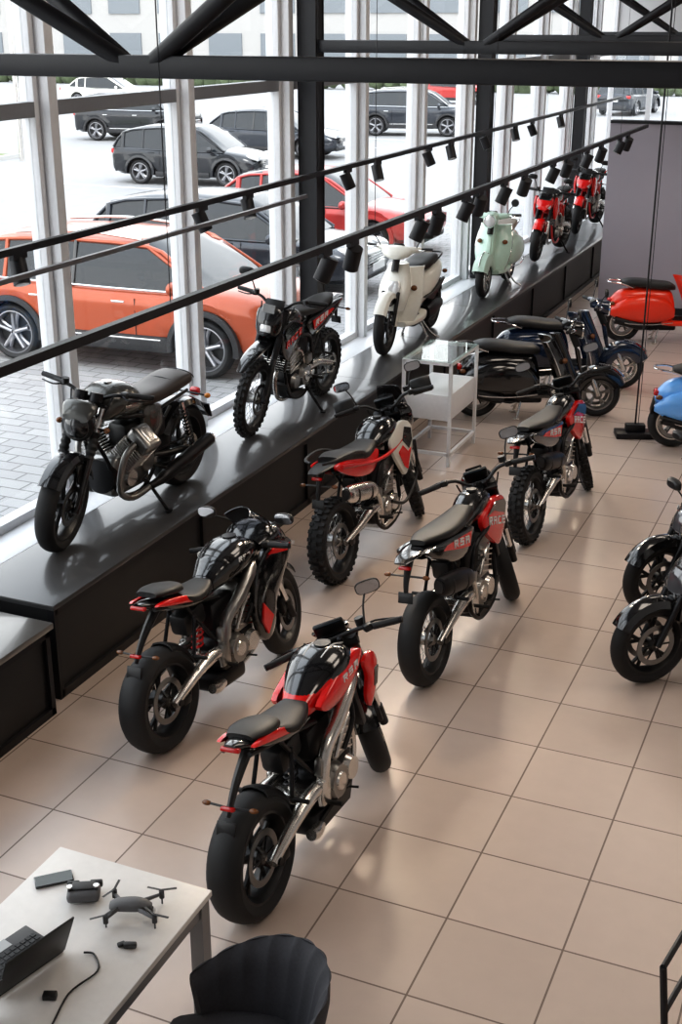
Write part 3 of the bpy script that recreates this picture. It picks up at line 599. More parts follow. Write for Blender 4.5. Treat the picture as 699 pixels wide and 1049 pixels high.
    return E
# ---------------- car
CGL=mat('car_glass',(.012,.016,.02),.05,0,.3); CLAD=mat('car_cladding',(.025,.025,.027),.6); ALLOY=mat('alloy',(.36,.36,.38),.3,.9)
def car(name,x,y,head,paint,L=4.5,W=1.84,Ht=1.62,wb=2.68,kind='suv'):
    E=empty(name,(x,y,0),head); w=W/2; s_=Ht/1.62
    if kind=='suv': st=[(-.5,.50,.84,.76),(-.495,.40,.96,.86),(-.48,.32,1.06,.94),(-.42,.27,1.10,.985),(-.1,.26,1.06,1),(.2,.26,1.05,1),(.27,.26,1.06,.99),(.36,.27,1.05,.975),(.43,.28,1.0,.94),(.47,.31,.93,.88),(.49,.36,.82,.80),(.499,.44,.68,.70)]; gh=[.30,.12,-.32,-.43,-.485]
    elif kind=='hatch': st=[(-.5,.42,.80,.82),(-.487,.28,1.0,.93),(-.42,.22,1.05,.99),(-.1,.2,1.0,1),(.2,.2,.98,1),(.27,.2,.97,.99),(.40,.22,.88,.95),(.47,.26,.76,.86),(.497,.34,.66,.76)]; gh=[.28,.08,-.28,-.42,-.485]
    else: st=[(-.5,.42,.86,.82),(-.487,.28,1.0,.93),(-.42,.22,1.06,.98),(-.1,.2,1.0,1),(.2,.2,.98,1),(.27,.2,.97,.99),(.40,.22,.88,.95),(.47,.26,.78,.86),(.497,.34,.66,.76)]; gh=[.25,.06,-.20,-.30,-.40]
    Rw=.365 if kind=='suv' else .32
    P=Part('body',E); q=catm(st,6); vs=[];fs=[]
    for fx,zb,zt,ws in q:
        X=fx*L; W_=w*ws; zt*=s_
        arch=0; fl=0
        for cx in(-wb/2,wb/2):
            d=abs(X-cx)
            if d<Rw+.09: arch=max(arch,Rw+math.sqrt(max(0,(Rw+.09)**2-d*d)))
            if d<.62: fl=max(fl,.5+.5*math.cos(d/.62*math.pi))
        zl=max(zb+.10,arch); zm=max(zb+.26,zl+.04); z1=max(zt*.60,zm+.03); z2=max(zt*.78,z1+.03); fb=.022*fl
        hp=[(0,zb),(.62*W_,zb),(.63*W_,max(zb+.01,arch-.02)),(.965*W_+fb,zl),(W_*.985+fb,zm),(W_*(.972)+fb*1.2,z1),(W_*.995+fb*.5,z2),(W_*.975,zt-.11),(W_*.935,zt-.055),(.86*W_,zt-.02),(.68*W_,zt+.005),(.5*W_,zt+.018),(.25*W_,zt+.028),(0,zt+.032)]
        vs+=[(X,a,b) for a,b in hp]+[(X,-a,b) for a,b in reversed(hp[1:-1])]
    n=26
    for i in range(len(q)-1):
        for j in range(n): fs.append((i*n+j,i*n+(j+1)%n,(i+1)*n+(j+1)%n,(i+1)*n+j))
    fs.append(tuple(range(n))); fs.append(tuple(reversed(range((len(q)-1)*n,len(q)*n)))); P.add(vs,fs,paint)
    zb=(1.05 if kind=='suv' else .95)*s_; zt=Ht
    gs=[(gh[0],zb,zb+.02),(gh[0]*.42+gh[1]*.58,zb,zb+(zt-zb)*.66),(gh[1],zb,zt-.035),((gh[1]+gh[2])/2,zb,zt),(gh[2],zb,zt-.04),(gh[3],zb,zt-.15 if kind!='sedan' else zt-.12),(gh[4],zb,zb+.06)]
    vs=[]
    for fx,a,b in gs:
        X=fx*L; t=(b-a)/(zt-a); hp=[(.905*w,a-.03),(.88*w-.08*w*t,a+(b-a)*.5),(.90*w-.18*w*t,a+(b-a)*.88),(.84*w-.2*w*t+.1*w*(1-t),a+(b-a)*.97),(.4*w,b+.004),(0,b+.012)]
        vs+=[(X,p,z_) for p,z_ in hp]+[(X,-p,z_) for p,z_ in reversed(hp[:-1])]
    n=11; fg=[];fp=[]
    for i in range(6):
        for j in range(n-1):
            fc=(i*n+j,i*n+j+1,(i+1)*n+j+1,(i+1)*n+j)
            (fp if (2<=j<=7 and 2<=i<=(4 if kind!='sedan' else 3)) else fg).append(fc)
    P.add(vs,fg,CGL); P.add(vs,fp,paint)
    def gp(i,s): 
        fx,a,b=gs[i]; t=(b-a)/(zt-a); return V(fx*L,s*(.905*w),a-.02),V(fx*L,s*(.905*w-.18*w*t),a+(b-a)*.88)
    for s in(1,-1):
        tops=[gp(i,s)[1] for i in range(7)]; tube(P,tops,.028,paint,8,2)
        for i in(3,4,5):
            b_,t_=gp(i,s); tube(P,[b_,(b_+t_)/2+V(0,-s*.01,0),t_],[.055 if i==5 else .03]*3,GBLK if i==3 else paint,8)
        b_=V((gh[0])*L,s*.88*w,zb)
        tube(P,[b_,tops[2]],.026,paint,8)
        tube(P,[V(gh[0]*L,s*.935*w,zb-.02),V(0,s*.95*w,zb-.015),V(gh[4]*L,s*.93*w,zb+.02)],.012,CHR if kind=='suv' else GBLK,6,3)
        if kind=='suv':
            tube(P,[tops[2]+V(-.1,-s*.05,.07),tops[3]+V(0,-s*.05,.10),tops[4]+V(.1,-s*.05,.08)],.018,SIL,8,3)
            box(P,(0,s*(w-.022),.38),(wb-.92,.07,.20),CLAD,(0,0,0),.03); box(P,(0,s*(w+.014),.44),(wb-1.1,.012,.02),CHR,(0,0,0),.004)
        else: box(P,(0,s*(w-.03),.28),(wb-.90,.08,.14),CLAD,(0,0,0),.03)
        ell(P,(gh[0]*L-.33,s*(w+.08),zb+.05),(.07,.11,.08),paint); box(P,(gh[0]*L-.31,s*(w),zb+.0),(.05,.10,.03),GBLK,(0,0,0),.01)
        for dx in(.02,-.24): box(P,(L*dx+.35,s*(w-.012),.70*s_),(.008,.010,.46*s_),GBLK); box(P,(L*dx+.12,s*(w-.016),.88*s_),(.18,.03,.028),CHR if kind=='suv' else paint,(0,0,0),.01)
        for cx in(-wb/2,wb/2):
            lathe(P,[(Rw+.035,s*(w-.10)),(Rw+.11,s*(w-.10)),(Rw+.11,s*(w+.018)),(Rw+.05,s*(w+.028)),(Rw+.035,s*(w+.015))],(cx,0,Rw),CLAD if kind=='suv' else paint,30,-8,188)
            lathe(P,[(.02,s*(w-.30)),(Rw+.08,s*(w-.30)),(Rw+.08,s*(w-.28)),(.02,s*(w-.28))],(cx,0,Rw),BLK,30,0,180)
        loft(P,[(.415*L,.82*s_,.03,.03),(.45*L,.81*s_,.10,.055),(.478*L,.78*s_,.11,.05),(.492*L,.75*s_,.05,.03)],LENS,16,3,y=s*w*.70)
        box(P,(-.484*L,s*w*.76,.90*s_),(.12,.28,.14),TAIL,(0,0,s*.2),.04,3)
    loft(P,[(.47*L,.62*s_,W*.28,.13),(.494*L,.62*s_,W*.26,.12),(.503*L,.61*s_,W*.22,.09)],GBLK,20,2,e=4)
    for i in range(4): box(P,(.504*L,0,(.54+.05*i)*s_),(.012,W*.42,.010),CHR)
    box(P,(.485*L,0,.36*s_),(.10,W*.66,.14),CLAD,(0,0,0),.04); box(P,(-.49*L,0,.42*s_),(.10,W*.76,.20),CLAD,(0,0,0),.04)
    box(P,(.510*L,0,.46),(.02,.5,.11),DECW); box(P,(-.505*L,0,.68),(.02,.5,.11),DECW)
    P.done(45)
    for nm,sx,s in(('wheel_front_left',1,1),('wheel_front_right',1,-1),('wheel_rear_left',-1,1),('wheel_rear_right',-1,-1)):
        P=Part(nm,E); cx=sx*wb/2
        wheel(P,(cx,s*(w-.12),Rw),Rw,.21,'cast',False,ALLOY,rr=Rw-.10,disc=0,sr=1.8); cyl(P,(cx,s*(w-.15),Rw),(cx,s*(w-.13),Rw),Rw-.12,BLK,24)
        for i in range(5):
            a=2*math.pi*i/5+.3; tube(P,[(cx+.03*math.cos(a),s*(w-.06),Rw+.03*math.sin(a)),(cx+(Rw-.13)*math.cos(a),s*(w-.045),Rw+(Rw-.13)*math.sin(a))],[.03,.024],ALLOY,8)
        P.done()
    return E
# ================= PLACE
PZ=.66
M_FL=tilemat('floor_tile',(.60,.49,.425),(.53,.43,.37),(.20,.15,.125),.565,.555,(1.475,-5.27),.30,.005,0.,.4)
M_PAVE=tilemat('pavers',(.34,.34,.34),(.29,.29,.295),(.15,.15,.15),.4,.2,(0,0),.8,.01,.5)
M_ASPH=mat('asphalt',(.27,.27,.275),.9,var=.12,scale=3); M_GRASS=mat('grass',(.14,.17,.07),.95,var=.35,scale=8)
M_WALL=mat('wall_paint',(.62,.62,.63),.7,var=.02,scale=4); M_PART=mat('partition_grey',(.33,.31,.35),.6,var=.05,scale=2); M_FRAME=mat('window_frame_white',(.76,.77,.79),.35)
M_STEEL=mat('truss_steel',(.012,.012,.015),.45,.2); M_TOP=mat('platform_laminate',(.06,.06,.062),.3,0,.5,var=.1,scale=6); M_MESH=meshmat('perforated_steel')
M_CEIL=mat('ceiling_paint',(.45,.45,.45),.8); GLS=glassmat('window_glass',(.97,.98,.98),.04)
P=Part('floor'); bx(P,-5.5,7,-2.6,26.2,-.1,0,M_FL); P.done()
P=Part('ceiling'); bx(P,-5.5,7,-2.6,26.2,6.0,6.15,M_CEIL); P.done()
P=Part('wall_right'); bx(P,7,7.15,-2.6,26.2,0,6,M_WALL); P.done()
P=Part('wall_back'); bx(P,-5.5,7,-2.75,-2.6,0,6,M_WALL); P.done()
P=Part('wall_far'); bx(P,-4.0,7,26.2,26.35,0,6,M_WALL); bx(P,-5.5,-4.0,26.2,26.35,3.4,6,M_WALL); P.done()
P=Part('wall_left'); bx(P,-5.55,-5.37,-2.6,26.2,0,.62,M_FRAME); bx(P,-5.55,-5.4,-2.6,26.2,5.6,6,M_FRAME)
P.done()
P=Part('window_sill'); bx(P,-5.42,-5.09,-2.6,26.2,.60,.655,M_FRAME,.005); bx(P,-5.13,-5.09,-2.6,26.2,0,.6,M_FRAME); P.done()
BL=mat('blind_grey',(.25,.26,.28),.5)
ys=[7.45+1.88*i for i in range(-5,11)]
for i in range(len(ys)-1):
    P=Part('window_%d'%(i+1)); a,b=ys[i],ys[i+1]
    bx(P,-5.56,-5.32,a-.05,a+.05,.62,5.6,M_FRAME,.008); bx(P,-5.50,-5.40,a+.055,a+.11,.62,5.6,M_FRAME,.005); bx(P,-5.50,-5.40,b-.11,b-.055,.62,5.6,M_FRAME,.005)
    bx(P,-5.50,-5.40,a+.11,b-.11,.62,.72,M_FRAME); bx(P,-5.50,-5.40,a+.11,b-.11,3.40,3.50,BL); bx(P,-5.50,-5.40,a+.11,b-.11,5.5,5.6,M_FRAME)
    bx(P,-5.455,-5.447,a+.11,b-.11,.72,5.5,GLS); P.done()
P=Part('window_16'); bx(P,-5.4,-4.0,26.24,26.26,.1,3.4,GLS); bx(P,-4.75,-4.65,26.2,26.3,0,3.4,M_FRAME); bx(P,-5.4,-4.0,26.2,26.3,1.6,1.7,M_FRAME); P.done()
P=Part('wall_partition'); bx(P,-3.86,2.5,18.7,18.86,0,2.68,M_PART); bx(P,-3.86,2.5,18.68,18.88,2.66,2.70,M_STEEL); P.done()
P=Part('baseboard_partition'); bx(P,-3.86,2.5,18.66,18.70,0,.10,M_STEEL); P.done()
for yy in(11.4,17.0,22.6):
    P=Part('steel_column'); x=-5.21; h=.095
    bx(P,x-h,x+h,yy-h,yy-h+.02,.66,6,M_STEEL); bx(P,x-h,x+h,yy+h-.02,yy+h,.66,6,M_STEEL); bx(P,x-h+.006,x+h-.006,yy-h+.01,yy+h-.01,.66,6,M_STEEL); P.done()
for yy in(5.8,11.4,17.0,22.6):
    P=Part('roof_truss'); zc=3.79
    bx(P,-5.3,6.9,yy-.055,yy+.055,zc-.055,zc+.055,M_STEEL,.008)
    for dy in(-.45,.45): bx(P,-5.3,6.9,yy+dy-.05,yy+dy+.05,4.75,4.85,M_STEEL,.008)
    for xn in [-3.6+3.4*i for i in range(0,4)]:
        for dy in(-.45,.45):
            for dx in(-1.7,1.7):
                if -5.35<xn+dx<7: cyl(P,(xn+dx*.03,yy,zc),(xn+dx,yy+dy,4.8),.045,M_STEEL,10)
    for xn in[-5.3+1.7*i for i in range(8)]: bx(P,xn-.03,xn+.03,yy-.45,yy+.45,4.77,4.83,M_STEEL)
    P.done()
P=Part('roof_purlin_beam')
for xx in(-4.6,-1.0,3.0): bx(P,xx-.05,xx+.05,-2.6,26.2,4.86,5.0,M_STEEL)
P.done()
def spot(P,x,y,z,az):
    cyl(P,(x,y,z-.01),(x,y,z-.06),.012,M_STEEL,8); box(P,(x,y,z-.02),(.035,.14,.035),M_STEEL)
    d=V(math.cos(az)*.40,math.sin(az)*.40,-.9).normalized(); c=V(x,y,z-.12)
    cyl(P,c-d*.08,c+d*.08,.055,M_STEEL,20); cyl(P,c+d*.0801,c+d*.083,.044,mat('spot_lens',(.5,.5,.48),.2),18)
for nm,X,Z,y0,y1,yl in(('r1',-3.31,2.65,2.0,18.5,[7.45,7.9,9.22,9.62,10.36,10.75,11.5,12.2,13.3,13.9,14.85,15.6,16.7,17.2]),('r2',-5.0,2.67,2.0,25,[6.5,8.85,9.65,11.8,12.6,14.2,15.0,16.4,17.8,18.7,20.4])):
    E=empty('track_light_rail',(X,0,Z)); P=Part('rail',E); bx(P,-.022,.022,y0,y1,-.022,.022,M_STEEL)
    y=y0+.7
    while y<y1: cyl(P,(0,y,0),(0,y,6-Z),.0025,M_STEEL,5); y+=2.8
    P.done(); P=Part('spotlights',E)
    for i,yy in enumerate(yl): spot(P,0,yy,-.02,math.pi*(.8 if i%2 else 1.15) if X>-4 else math.pi*(.1 if i%2 else -.2))
    P.done()
    if X<-4:
        P=Part('secondary_rail',E); bx(P,.27,.30,2,10.2,-.10,-.07,mat('rail_grey',(.18,.18,.19),.4,.5)); P.done()
E=empty('display_platform',(0,0,0))
P=Part('top',E); bx(P,-5.08,-4.38,5.72,24.5,PZ-.035,PZ,M_TOP,.004)
P.done()
P=Part('top_seams',E)
for i in range(1,10): bx(P,-5.08,-4.381,5.75+1.87*i-.003,5.75+1.87*i+.003,PZ,PZ+.0006,BLK)
P.done()
P=Part('face',E); bx(P,-4.43,-4.415,5.75,24.5,.06,PZ-.035,M_MESH); bx(P,-5.08,-4.42,5.75,5.77,.06,PZ-.035,M_MESH)
for i in range(11):
    yy=5.75+1.87*i; bx(P,-4.44,-4.39,yy-.02,yy+.02,0,PZ-.035,M_STEEL)
bx(P,-4.44,-4.39,5.75,24.5,0,.06,M_STEEL); bx(P,-4.44,-4.39,5.75,24.5,PZ-.08,PZ-.035,M_STEEL); P.done()
E=empty('side_platform',(0,0,0)); z2=PZ-.04
P=Part('top',E); bx(P,-5.08,-4.30,1.6,5.60,z2-.04,z2,mat('side_platform_top',(.085,.083,.08),.28,0,.5),.004); P.done()
P=Part('face',E); bx(P,-4.36,-4.345,1.6,5.58,.05,z2-.04,M_MESH); bx(P,-5.08,-4.35,5.56,5.575,.05,z2-.04,M_MESH)
for yy in(5.56,3.6,1.65): bx(P,-4.37,-4.32,yy-.02,yy+.02,0,z2-.04,M_STEEL)
bx(P,-4.37,-4.32,1.6,5.58,0,.05,M_STEEL); bx(P,-4.37,-4.32,1.6,5.58,z2-.09,z2-.04,M_STEEL); P.done()
motorcycle('naked_motorcycle',(-2.32,4.42),(-2.27,5.79),kind='naked',frame=SIL,swing=SIL,steer=.6,mir=-1)
motorcycle('sport_motorcycle',(-3.49,5.52),(-3.38,6.89),kind='sport',tailc=RED,swing=SIL,steer=.2,c1=RED,spring=DRED,frame=DSIL)
motorcycle('adventure_motorcycle',(-3.50,8.08),(-3.43,9.62),kind='adv',steer=.5)
motorcycle('supermoto_motorcycle',(-2.33,6.87),(-2.22,8.30),kind='moto',sm=True,steer=.55,mir=-1)
motorcycle('enduro_motorcycle',(-2.36,9.42),(-2.24,10.85),kind='moto',steer=.5)
motorcycle('retro_motorcycle',(-4.80,8.0),(-4.86,6.46),PZ+.001,kind='retro',c1=GREY,seat=SEATBR,lean=-.05,steer=.25,mir=False)
motorcycle('dirt_bike',(-4.80,10.67),(-4.82,9.23),PZ+.004,kind='moto',lean=-.08,steer=.1,shroud=GBLK,dec=RED,mir=-1)
scooter('maxi_scooter',(-4.80,13.75),(-4.80,12.37),PZ,WHT,'tall',steer=.1)
scooter('step_through_scooter',(-4.80,17.0),(-4.74,15.70),PZ,MINT,seat=mat('seat_tan',(.30,.26,.22),.6))
motorcycle('streetfighter_motorcycle',(-4.78,19.9),(-4.80,18.50),PZ+.008,kind='naked',trellis=True,frame=DRED,steer=.1,mask=RED,fend=RED,lean=-.06)
motorcycle('streetfighter_motorcycle',(-4.84,22.7),(-4.86,21.3),PZ+.008,kind='naked',trellis=True,frame=DRED,steer=.1,mask=RED,fend=RED,lean=-.06)
scooter('step_through_scooter',(-3.82,12.68),(-2.69,13.17),0,GBLK)
scooter('step_through_scooter',(-3.80,13.9),(-2.67,14.39),0,NAVY)
scooter('step_through_scooter',(-3.10,16.75),(-1.9,17.2),0,ORSC)
scooter('step_through_scooter',(-1.72,12.45),(-.45,12.75),0,BLUE)
scooter('maxi_scooter',(-.22,9.45),(-1.15,8.50),0,GBLK,'tall',Rw=.29)
scooter('maxi_scooter',(-.07,8.40),(-1.02,7.45),0,GBLK,'tall',Rw=.29)
E=empty('glass_display_table',(-3.82,11.35,0)); P=Part('frame',E)
for x in(-.235,.235):
    for y in(-.4,.4): bx(P,x-.015,x+.015,y-.015,y+.015,0,1.02,M_FRAME)
for z in(.12,1.01):
    for x in(-.235,.235): bx(P,x-.015,x+.015,-.4,.4,z-.015,z+.015,M_FRAME)
    for y in(-.4,.4): bx(P,-.235,.235,y-.015,y+.015,z-.015,z+.015,M_FRAME)
bx(P,-.225,.225,-.39,.39,.45,.70,M_FRAME,.005); P.done()
P=Part('glass',E); bx(P,-.25,.25,-.41,.41,1.026,1.036,glassmat('table_glass',(.85,.9,.88),.25)); P.done()
E=empty('floor_pole_stand',(-2.12,12.62,0)); P=Part('base',E); box(P,(0,0,.03),(.40,.22,.06),M_STEEL,(0,0,.35),.01); box(P,(0,0,.10),(.20,.10,.08),M_STEEL,(0,0,.35),.012); P.done()
P=Part('pole',E); cyl(P,(0,0,.04),(0,0,5.98),.009,M_STEEL,8); cyl(P,(.03,0,.08),(.03,0,5.98),.004,M_STEEL,6); P.done()
DT=mat('desk_top',(.70,.68,.66),.35); DLEG=mat('desk_leg',(.22,.22,.23),.4,.3)
E=empty('office_desk',(-2.485,0,0)); P=Part('top',E); bx(P,-.365,.365,2.1,3.62,.722,.75,DT,.004); P.done()
P=Part('legs',E)
for x in(-.33,.33):
    for y in(2.16,3.57): bx(P,x-.03,x+.03,y-.03,y+.03,0,.722,DLEG)
    bx(P,x-.02,x+.02,2.16,3.57,.66,.72,DLEG)
bx(P,-.33,.33,3.55,3.59,.66,.72,DLEG); P.done()
P=Part('drawer_pedestal',E); bx(P,-.1,.36,2.2,2.9,.05,.65,M_FRAME,.005)
for z in(.25,.45): bx(P,.36,.364,2.22,2.88,z-.004,z+.004,BLK)
P.done()
E=empty('smartphone',(-2.74,3.42,.751),.75); P=Part('body',E); box(P,(0,0,.005),(.155,.075,.009),GBLK,(0,0,0),.004); P.done()
P=Part('screen',E); box(P,(0,0,.0099),(.145,.067,.0006),mat('phone_screen',(.03,.04,.035),.05)); P.done()
DG=mat('drone_grey',(.11,.11,.115),.5); DG2=mat('drone_dark',(.04,.04,.042),.5)
E=empty('drone_controller',(-2.56,3.37,.751),.5); P=Part('body',E); box(P,(0,0,.03),(.13,.09,.045),DG,(0,0,0),.018,3); box(P,(0,.01,.056),(.09,.05,.008),DG2,(0,0,0),.003)
for s in(1,-1): cyl(P,(s*.052,-.01,.05),(s*.052,-.01,.07),.008,DG2,10); cyl(P,(s*.052,-.01,.068),(s*.052,-.01,.073),.012,SIL,12); box(P,(s*.045,.055,.03),(.05,.02,.03),DG2,(0,0,0),.006)
P.done()
E=empty('quadcopter_drone',(-2.34,3.36,.751),.35); P=Part('body',E); P.M=Matrix.Scale(.86,4)
loft(P,[(-.09,.05,.02,.015),(-.06,.055,.034,.024),(.02,.06,.038,.028),(.07,.058,.032,.022),(.10,.052,.018,.013)],DG,20,4); box(P,(.09,0,.028),(.035,.04,.03),DG2,(0,0,0),.008); cyl(P,(.105,0,.028),(.115,0,.028),.011,LENS,14)
for sx,s in((1,1),(1,-1),(-1,1),(-1,-1)):
    e_=V(.13 if sx>0 else -.09,s*(.085 if sx>0 else .09),.055 if sx>0 else .045); tube(P,[(sx*.05,s*.03,.055),e_],[.011,.007],DG,8); cyl(P,e_-V(0,0,.02),e_+V(0,0,.018),.012,DG2,14); cyl(P,e_-V(0,0,e_.z-.001),e_-V(0,0,.018),.004,DG2,8)
    for q in(0,1):
        an=.25*s+q*(math.pi-.5)+(0 if sx>0 else 1.2); d=V(math.cos(an),math.sin(an),0)*.035; box(P,e_+V(0,0,.022)+d,(.07,.011,.002),DG2,(0.1,0,an),.0)
P.done()
E=empty('battery_cap',(-2.24,3.20,.751),.4); P=Part('cap',E); box(P,(0,0,.012),(.05,.022,.022),DG2,(0,0,0),.006); box(P,(-.035,.01,.008),(.03,.018,.014),DG2,(0,0,.5),.004); P.done()
def laptop(x,y,h):
    E=empty('laptop',(x,y,.751),h); P=Part('base',E); box(P,(0,0,.008),(.22,.31,.015),SATIN,(0,0,0),.005)
    for i in range(5):
        for j in range(12): box(P,(-.02+.024*i-.02,(-5.5+j)*.024,.0165),(.018,.018,.003),BLK)
    box(P,(-.085,0,.016),(.05,.10,.001),DSIL); P.done()
    P=Part('lid',E); box(P,(.150,0,.107),(.008,.31,.20),BLK,(0,.38,0),.003); box(P,(.145,0,.107),(.002,.29,.18),mat('laptop_screen',(.015,.02,.03),.08),(0,.38,0)); P.done()
laptop(-2.60,2.96,-.25); laptop(-2.62,2.56,-.1)
E=empty('charging_cable',(0,0,0)); P=Part('cable',E); tube(P,[(-2.38,3.10,.76),(-2.34,3.11,.756),(-2.28,3.04,.756),(-2.31,2.9,.756),(-2.27,2.7,.756),(-2.33,2.55,.756)],.004,BLK,6,6)
box(P,(-2.36,2.86,.764),(.05,.03,.024),BLK,(0,0,.4),.004); P.done()
UP=mat('chair_fabric',(.04,.04,.047),.8,var=.3,scale=90)
E=empty('upholstered_armchair',(-1.74,3.12,0),math.radians(205)); P=Part('seat_cushion',E)
loft(P,[(.28,.43,.18,.05),(.24,.44,.24,.06),(0,.44,.25,.065),(-.22,.44,.20,.05)],UP,28,4,e=3.2); P.done(60)
P=Part('back_shell',E); vs=[];fs=[];N=181;K=13
for side in(0,1):
    for i in range(N):
        a=(i/(N-1)-.5)*math.radians(256)
        h=.63+.22*max(0,math.cos(a*.70))**1.2
        for j in range(K):
            t=j/(K-1); z=.36+(h-.36)*t; rim=math.sin(min(1,(1-t)*5)*math.pi/2); R=.245+.085*t+(-.045 if side else 0)*(.45+.55*rim)-(0 if side else .018*(1-rim))
            if side: R+=.010*abs(math.cos(a*9))*(.3+.7*t)
            vs.append((-math.cos(a)*R*1.04,math.sin(a)*R*1.10,z))
for side in(0,1):
    o_=side*N*K
    for i in range(N-1):
        for j in range(K-1): fs.append((o_+i*K+j,o_+(i+1)*K+j,o_+(i+1)*K+j+1,o_+i*K+j+1))
for i in range(N-1): fs.append((i*K+K-1,(i+1)*K+K-1,N*K+(i+1)*K+K-1,N*K+i*K+K-1)); fs.append((i*K,(i+1)*K,N*K+(i+1)*K,N*K+i*K))
for i in(0,N-1):
    for j in range(K-1): fs.append((i*K+j,i*K+j+1,N*K+i*K+j+1,N*K+i*K+j))
P.add(vs,fs,UP); P.done(75)
P=Part('legs',E)
for sx in(1,-1):
    for s in(1,-1): tube(P,[(sx*.15,s*.15,.38),(sx*.24,s*.24,.0)],[.016,.010],BLK,10)
P.done()
E=empty('metal_frame_chair',(-.03,3.92,0),math.radians(-10)); P=Part('frame',E)
for s in(1,-1):
    tube(P,[(-.30,s*.22,.86),(-.26,s*.22,.5),(-.24,s*.22,.42),(-.28,s*.22,.0)],.014,M_STEEL,8); tube(P,[(.22,s*.22,.44),(.25,s*.22,.0)],.014,M_STEEL,8); cyl(P,(-.24,s*.22,.42),(.22,s*.22,.44),.014,M_STEEL,8)
    cyl(P,(-.26,s*.22,.2),(.235,s*.22,.2),.010,M_STEEL,8)
for z,x in((.86,-.30),(.66,-.28),(.2,-.265)): cyl(P,(x,-.22,z),(x,.22,z),.012,M_STEEL,8)
P.done(); P=Part('seat',E); box(P,(-.01,0,.455),(.48,.46,.03),mat('seat_wood',(.35,.24,.17),.5),(0,0,0),.01); P.done()
# ================= exterior
P=Part('parking_lot_ground'); bx(P,-140,-5.56,-40,200,-.2,-.006,M_ASPH); bx(P,-5.56,80,26.4,200,-.2,-.006,M_ASPH); P.done()
P=Part('paved_sidewalk'); bx(P,-13.5,-5.56,-3,26,-.1,-.001,M_PAVE); P.done()
P=Part('grass_verge'); bx(P,-28.5,-25.8,22,34,-.05,.08,M_GRASS); P.done()
P=Part('kerb'); KB=mat('kerb_concrete',(.45,.45,.44),.8); bx(P,-25.79,-25.6,22,34,-.05,.12,KB); P.done()
P=Part('parking_line_markings'); LN=mat('line_paint',(.6,.6,.58),.7)
for i in range(8): bx(P,-20.5,-15.2,28.6+3.2*i-.06,28.6+3.2*i+.06,-.005,.0,LN)
P.done()
OR=mat('copper_orange_paint',(.38,.068,.020),.3,.3,.7); CG=mat('car_grey_paint',(.030,.035,.045),.3,.5,.7); CRD=mat('car_red_paint',(.42,.04,.035),.3,.2,.6); CBK=mat('car_black_paint',(.014,.016,.02),.25,.3,.7)
car('suv_car',-8.66,13.64,.05,OR,4.45,1.84,1.60,2.66,'suv')
car('hatchback_car',-9.65,18.3,.03,CG,4.7,1.82,1.48,2.75,'hatch')
car('sedan_car',-10.0,22.3,.03,CRD,4.6,1.80,1.46,2.7,'sedan')
car('hatchback_car',-17.25,30.3,.10,CBK,4.1,1.78,1.50,2.45,'hatch')
car('suv_car',-25.6,41.0,.15,CBK,4.4,1.84,1.66,2.65,'suv')
car('sedan_car',-18.5,37.6,.02,CG,4.9,1.82,1.46,2.85,'sedan')
car('suv_car',-17.2,47.0,.25,CG,4.5,1.85,1.65,2.7,'suv')
car('hatchback_car',-22,66,.2,CRD,4.1,1.75,1.5,2.5,'hatch')
car('sedan_car',-38,58,.2,WHT,4.6,1.8,1.46,2.7,'sedan')
car('hatchback_car',-12,62,1.4,CG,4.2,1.78,1.5,2.5,'hatch')
P=Part('street_lamp'); cyl(P,(-24.9,33,-.01),(-24.9,33,8),.08,SIL,12); tube(P,[(-24.9,33,7.9),(-24.5,33,8.2),(-23.5,33,8.3)],.05,SIL,8,3); box(P,(-23.2,33,8.28),(.7,.25,.1),SIL,(0,0,0),.03); P.done()
P=Part('office_building'); BW=mat('building_wall',(.42,.41,.40),.8); bx(P,-100,10,90,104,0,9,BW)
for i in range(24):
    for z in(.6,4.6): bx(P,-98+4.4*i,-95.2+4.4*i,89.9,90,z,z+2.6,mat('facade_glass',(.18,.20,.22),.2))
P.done()
P=Part('hedge_row')
for i in range(60):
    r=random.uniform(.5,.8); bm=bmesh.new(); bmesh.ops.create_icosphere(bm,subdivisions=2,radius=r)
    for v in bm.verts: v.co*=random.uniform(.85,1.15)
    bm_add(P,bm,mat('foliage',(.10,.13,.07),.9,var=.4,scale=4),Matrix.Translation((-70+i*1.0,78+random.uniform(-.3,.3),.5)))
P.done()
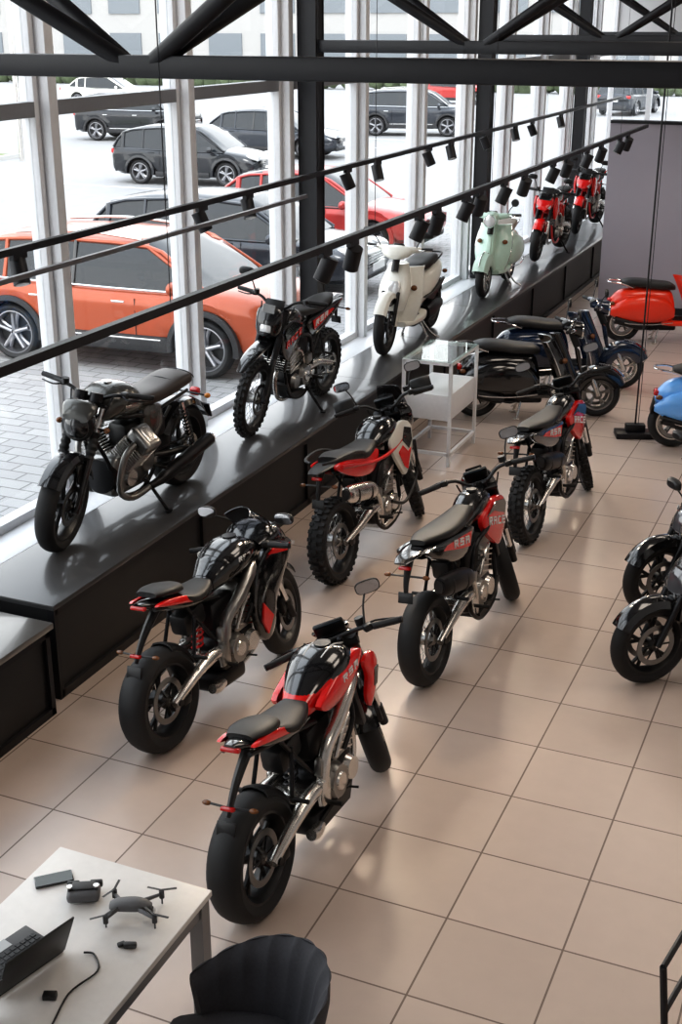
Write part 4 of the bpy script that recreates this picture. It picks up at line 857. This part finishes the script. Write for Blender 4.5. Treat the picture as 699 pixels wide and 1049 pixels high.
# ================= light
W=bpy.data.worlds.new('overcast_sky'); SC.world=W; W.use_nodes=True; nt=W.node_tree; bg=nt.nodes['Background']
tc=nt.nodes.new('ShaderNodeTexCoord'); sp=nt.nodes.new('ShaderNodeSeparateXYZ'); cr=nt.nodes.new('ShaderNodeValToRGB')
nt.links.new(tc.outputs['Generated'],sp.inputs[0]); nt.links.new(sp.outputs['Z'],cr.inputs[0]); cr.color_ramp.elements[0].position=0; cr.color_ramp.elements[0].color=(1,.99,.97,1); cr.color_ramp.elements[1].position=.8; cr.color_ramp.elements[1].color=(.86,.92,1,1)
nt.links.new(cr.outputs[0],bg.inputs[0]); bg.inputs[1].default_value=3.2
l=bpy.data.lights.new('sun','SUN'); l.energy=1.5; l.angle=.3; l.color=(1,.96,.9); lo=bpy.data.objects.new('sun',l); SC.collection.objects.link(lo); lo.rotation_euler=(math.radians(35),0,math.radians(35))
for i,(x,y) in enumerate(((1.5,2.5),(-1.5,8),(1.5,8),(-1.5,14),(1.5,14),(-1,21))):  # added warm area fill below the ceiling, out of view, no fixture modelled
    l=bpy.data.lights.new('ceiling_fill_light','AREA'); l.shape='RECTANGLE'; l.size=2.0; l.size_y=2.0; l.energy=58; l.color=(1,.88,.76); lo=bpy.data.objects.new('ceiling_fill_light',l); SC.collection.objects.link(lo); lo.location=(x,y,5.9)
for i,(p,t,e) in enumerate((((-3.31,7.5,2.45),(-2.1,5.0,.5),90),((-3.31,9.3,2.45),(-2.3,7.4,.6),55),((-3.31,10.6,2.45),(-3.0,8.6,.6),50),((-3.31,11.5,2.45),(-2.2,10,.6),50),((-3.31,14.8,2.45),(-3,13,.6),50),((-3.31,7.8,2.45),(-3.5,6.0,.6),40))):
    l=bpy.data.lights.new('track_spot_lamp','SPOT'); l.energy=e; l.spot_size=1.5; l.spot_blend=.6; l.shadow_soft_size=.12; l.color=(1,.82,.62); lo=bpy.data.objects.new('track_spot_lamp',l); SC.collection.objects.link(lo); lo.location=p
    lo.rotation_euler=(Vector(t)-Vector(p)).to_track_quat('-Z','Y').to_euler()
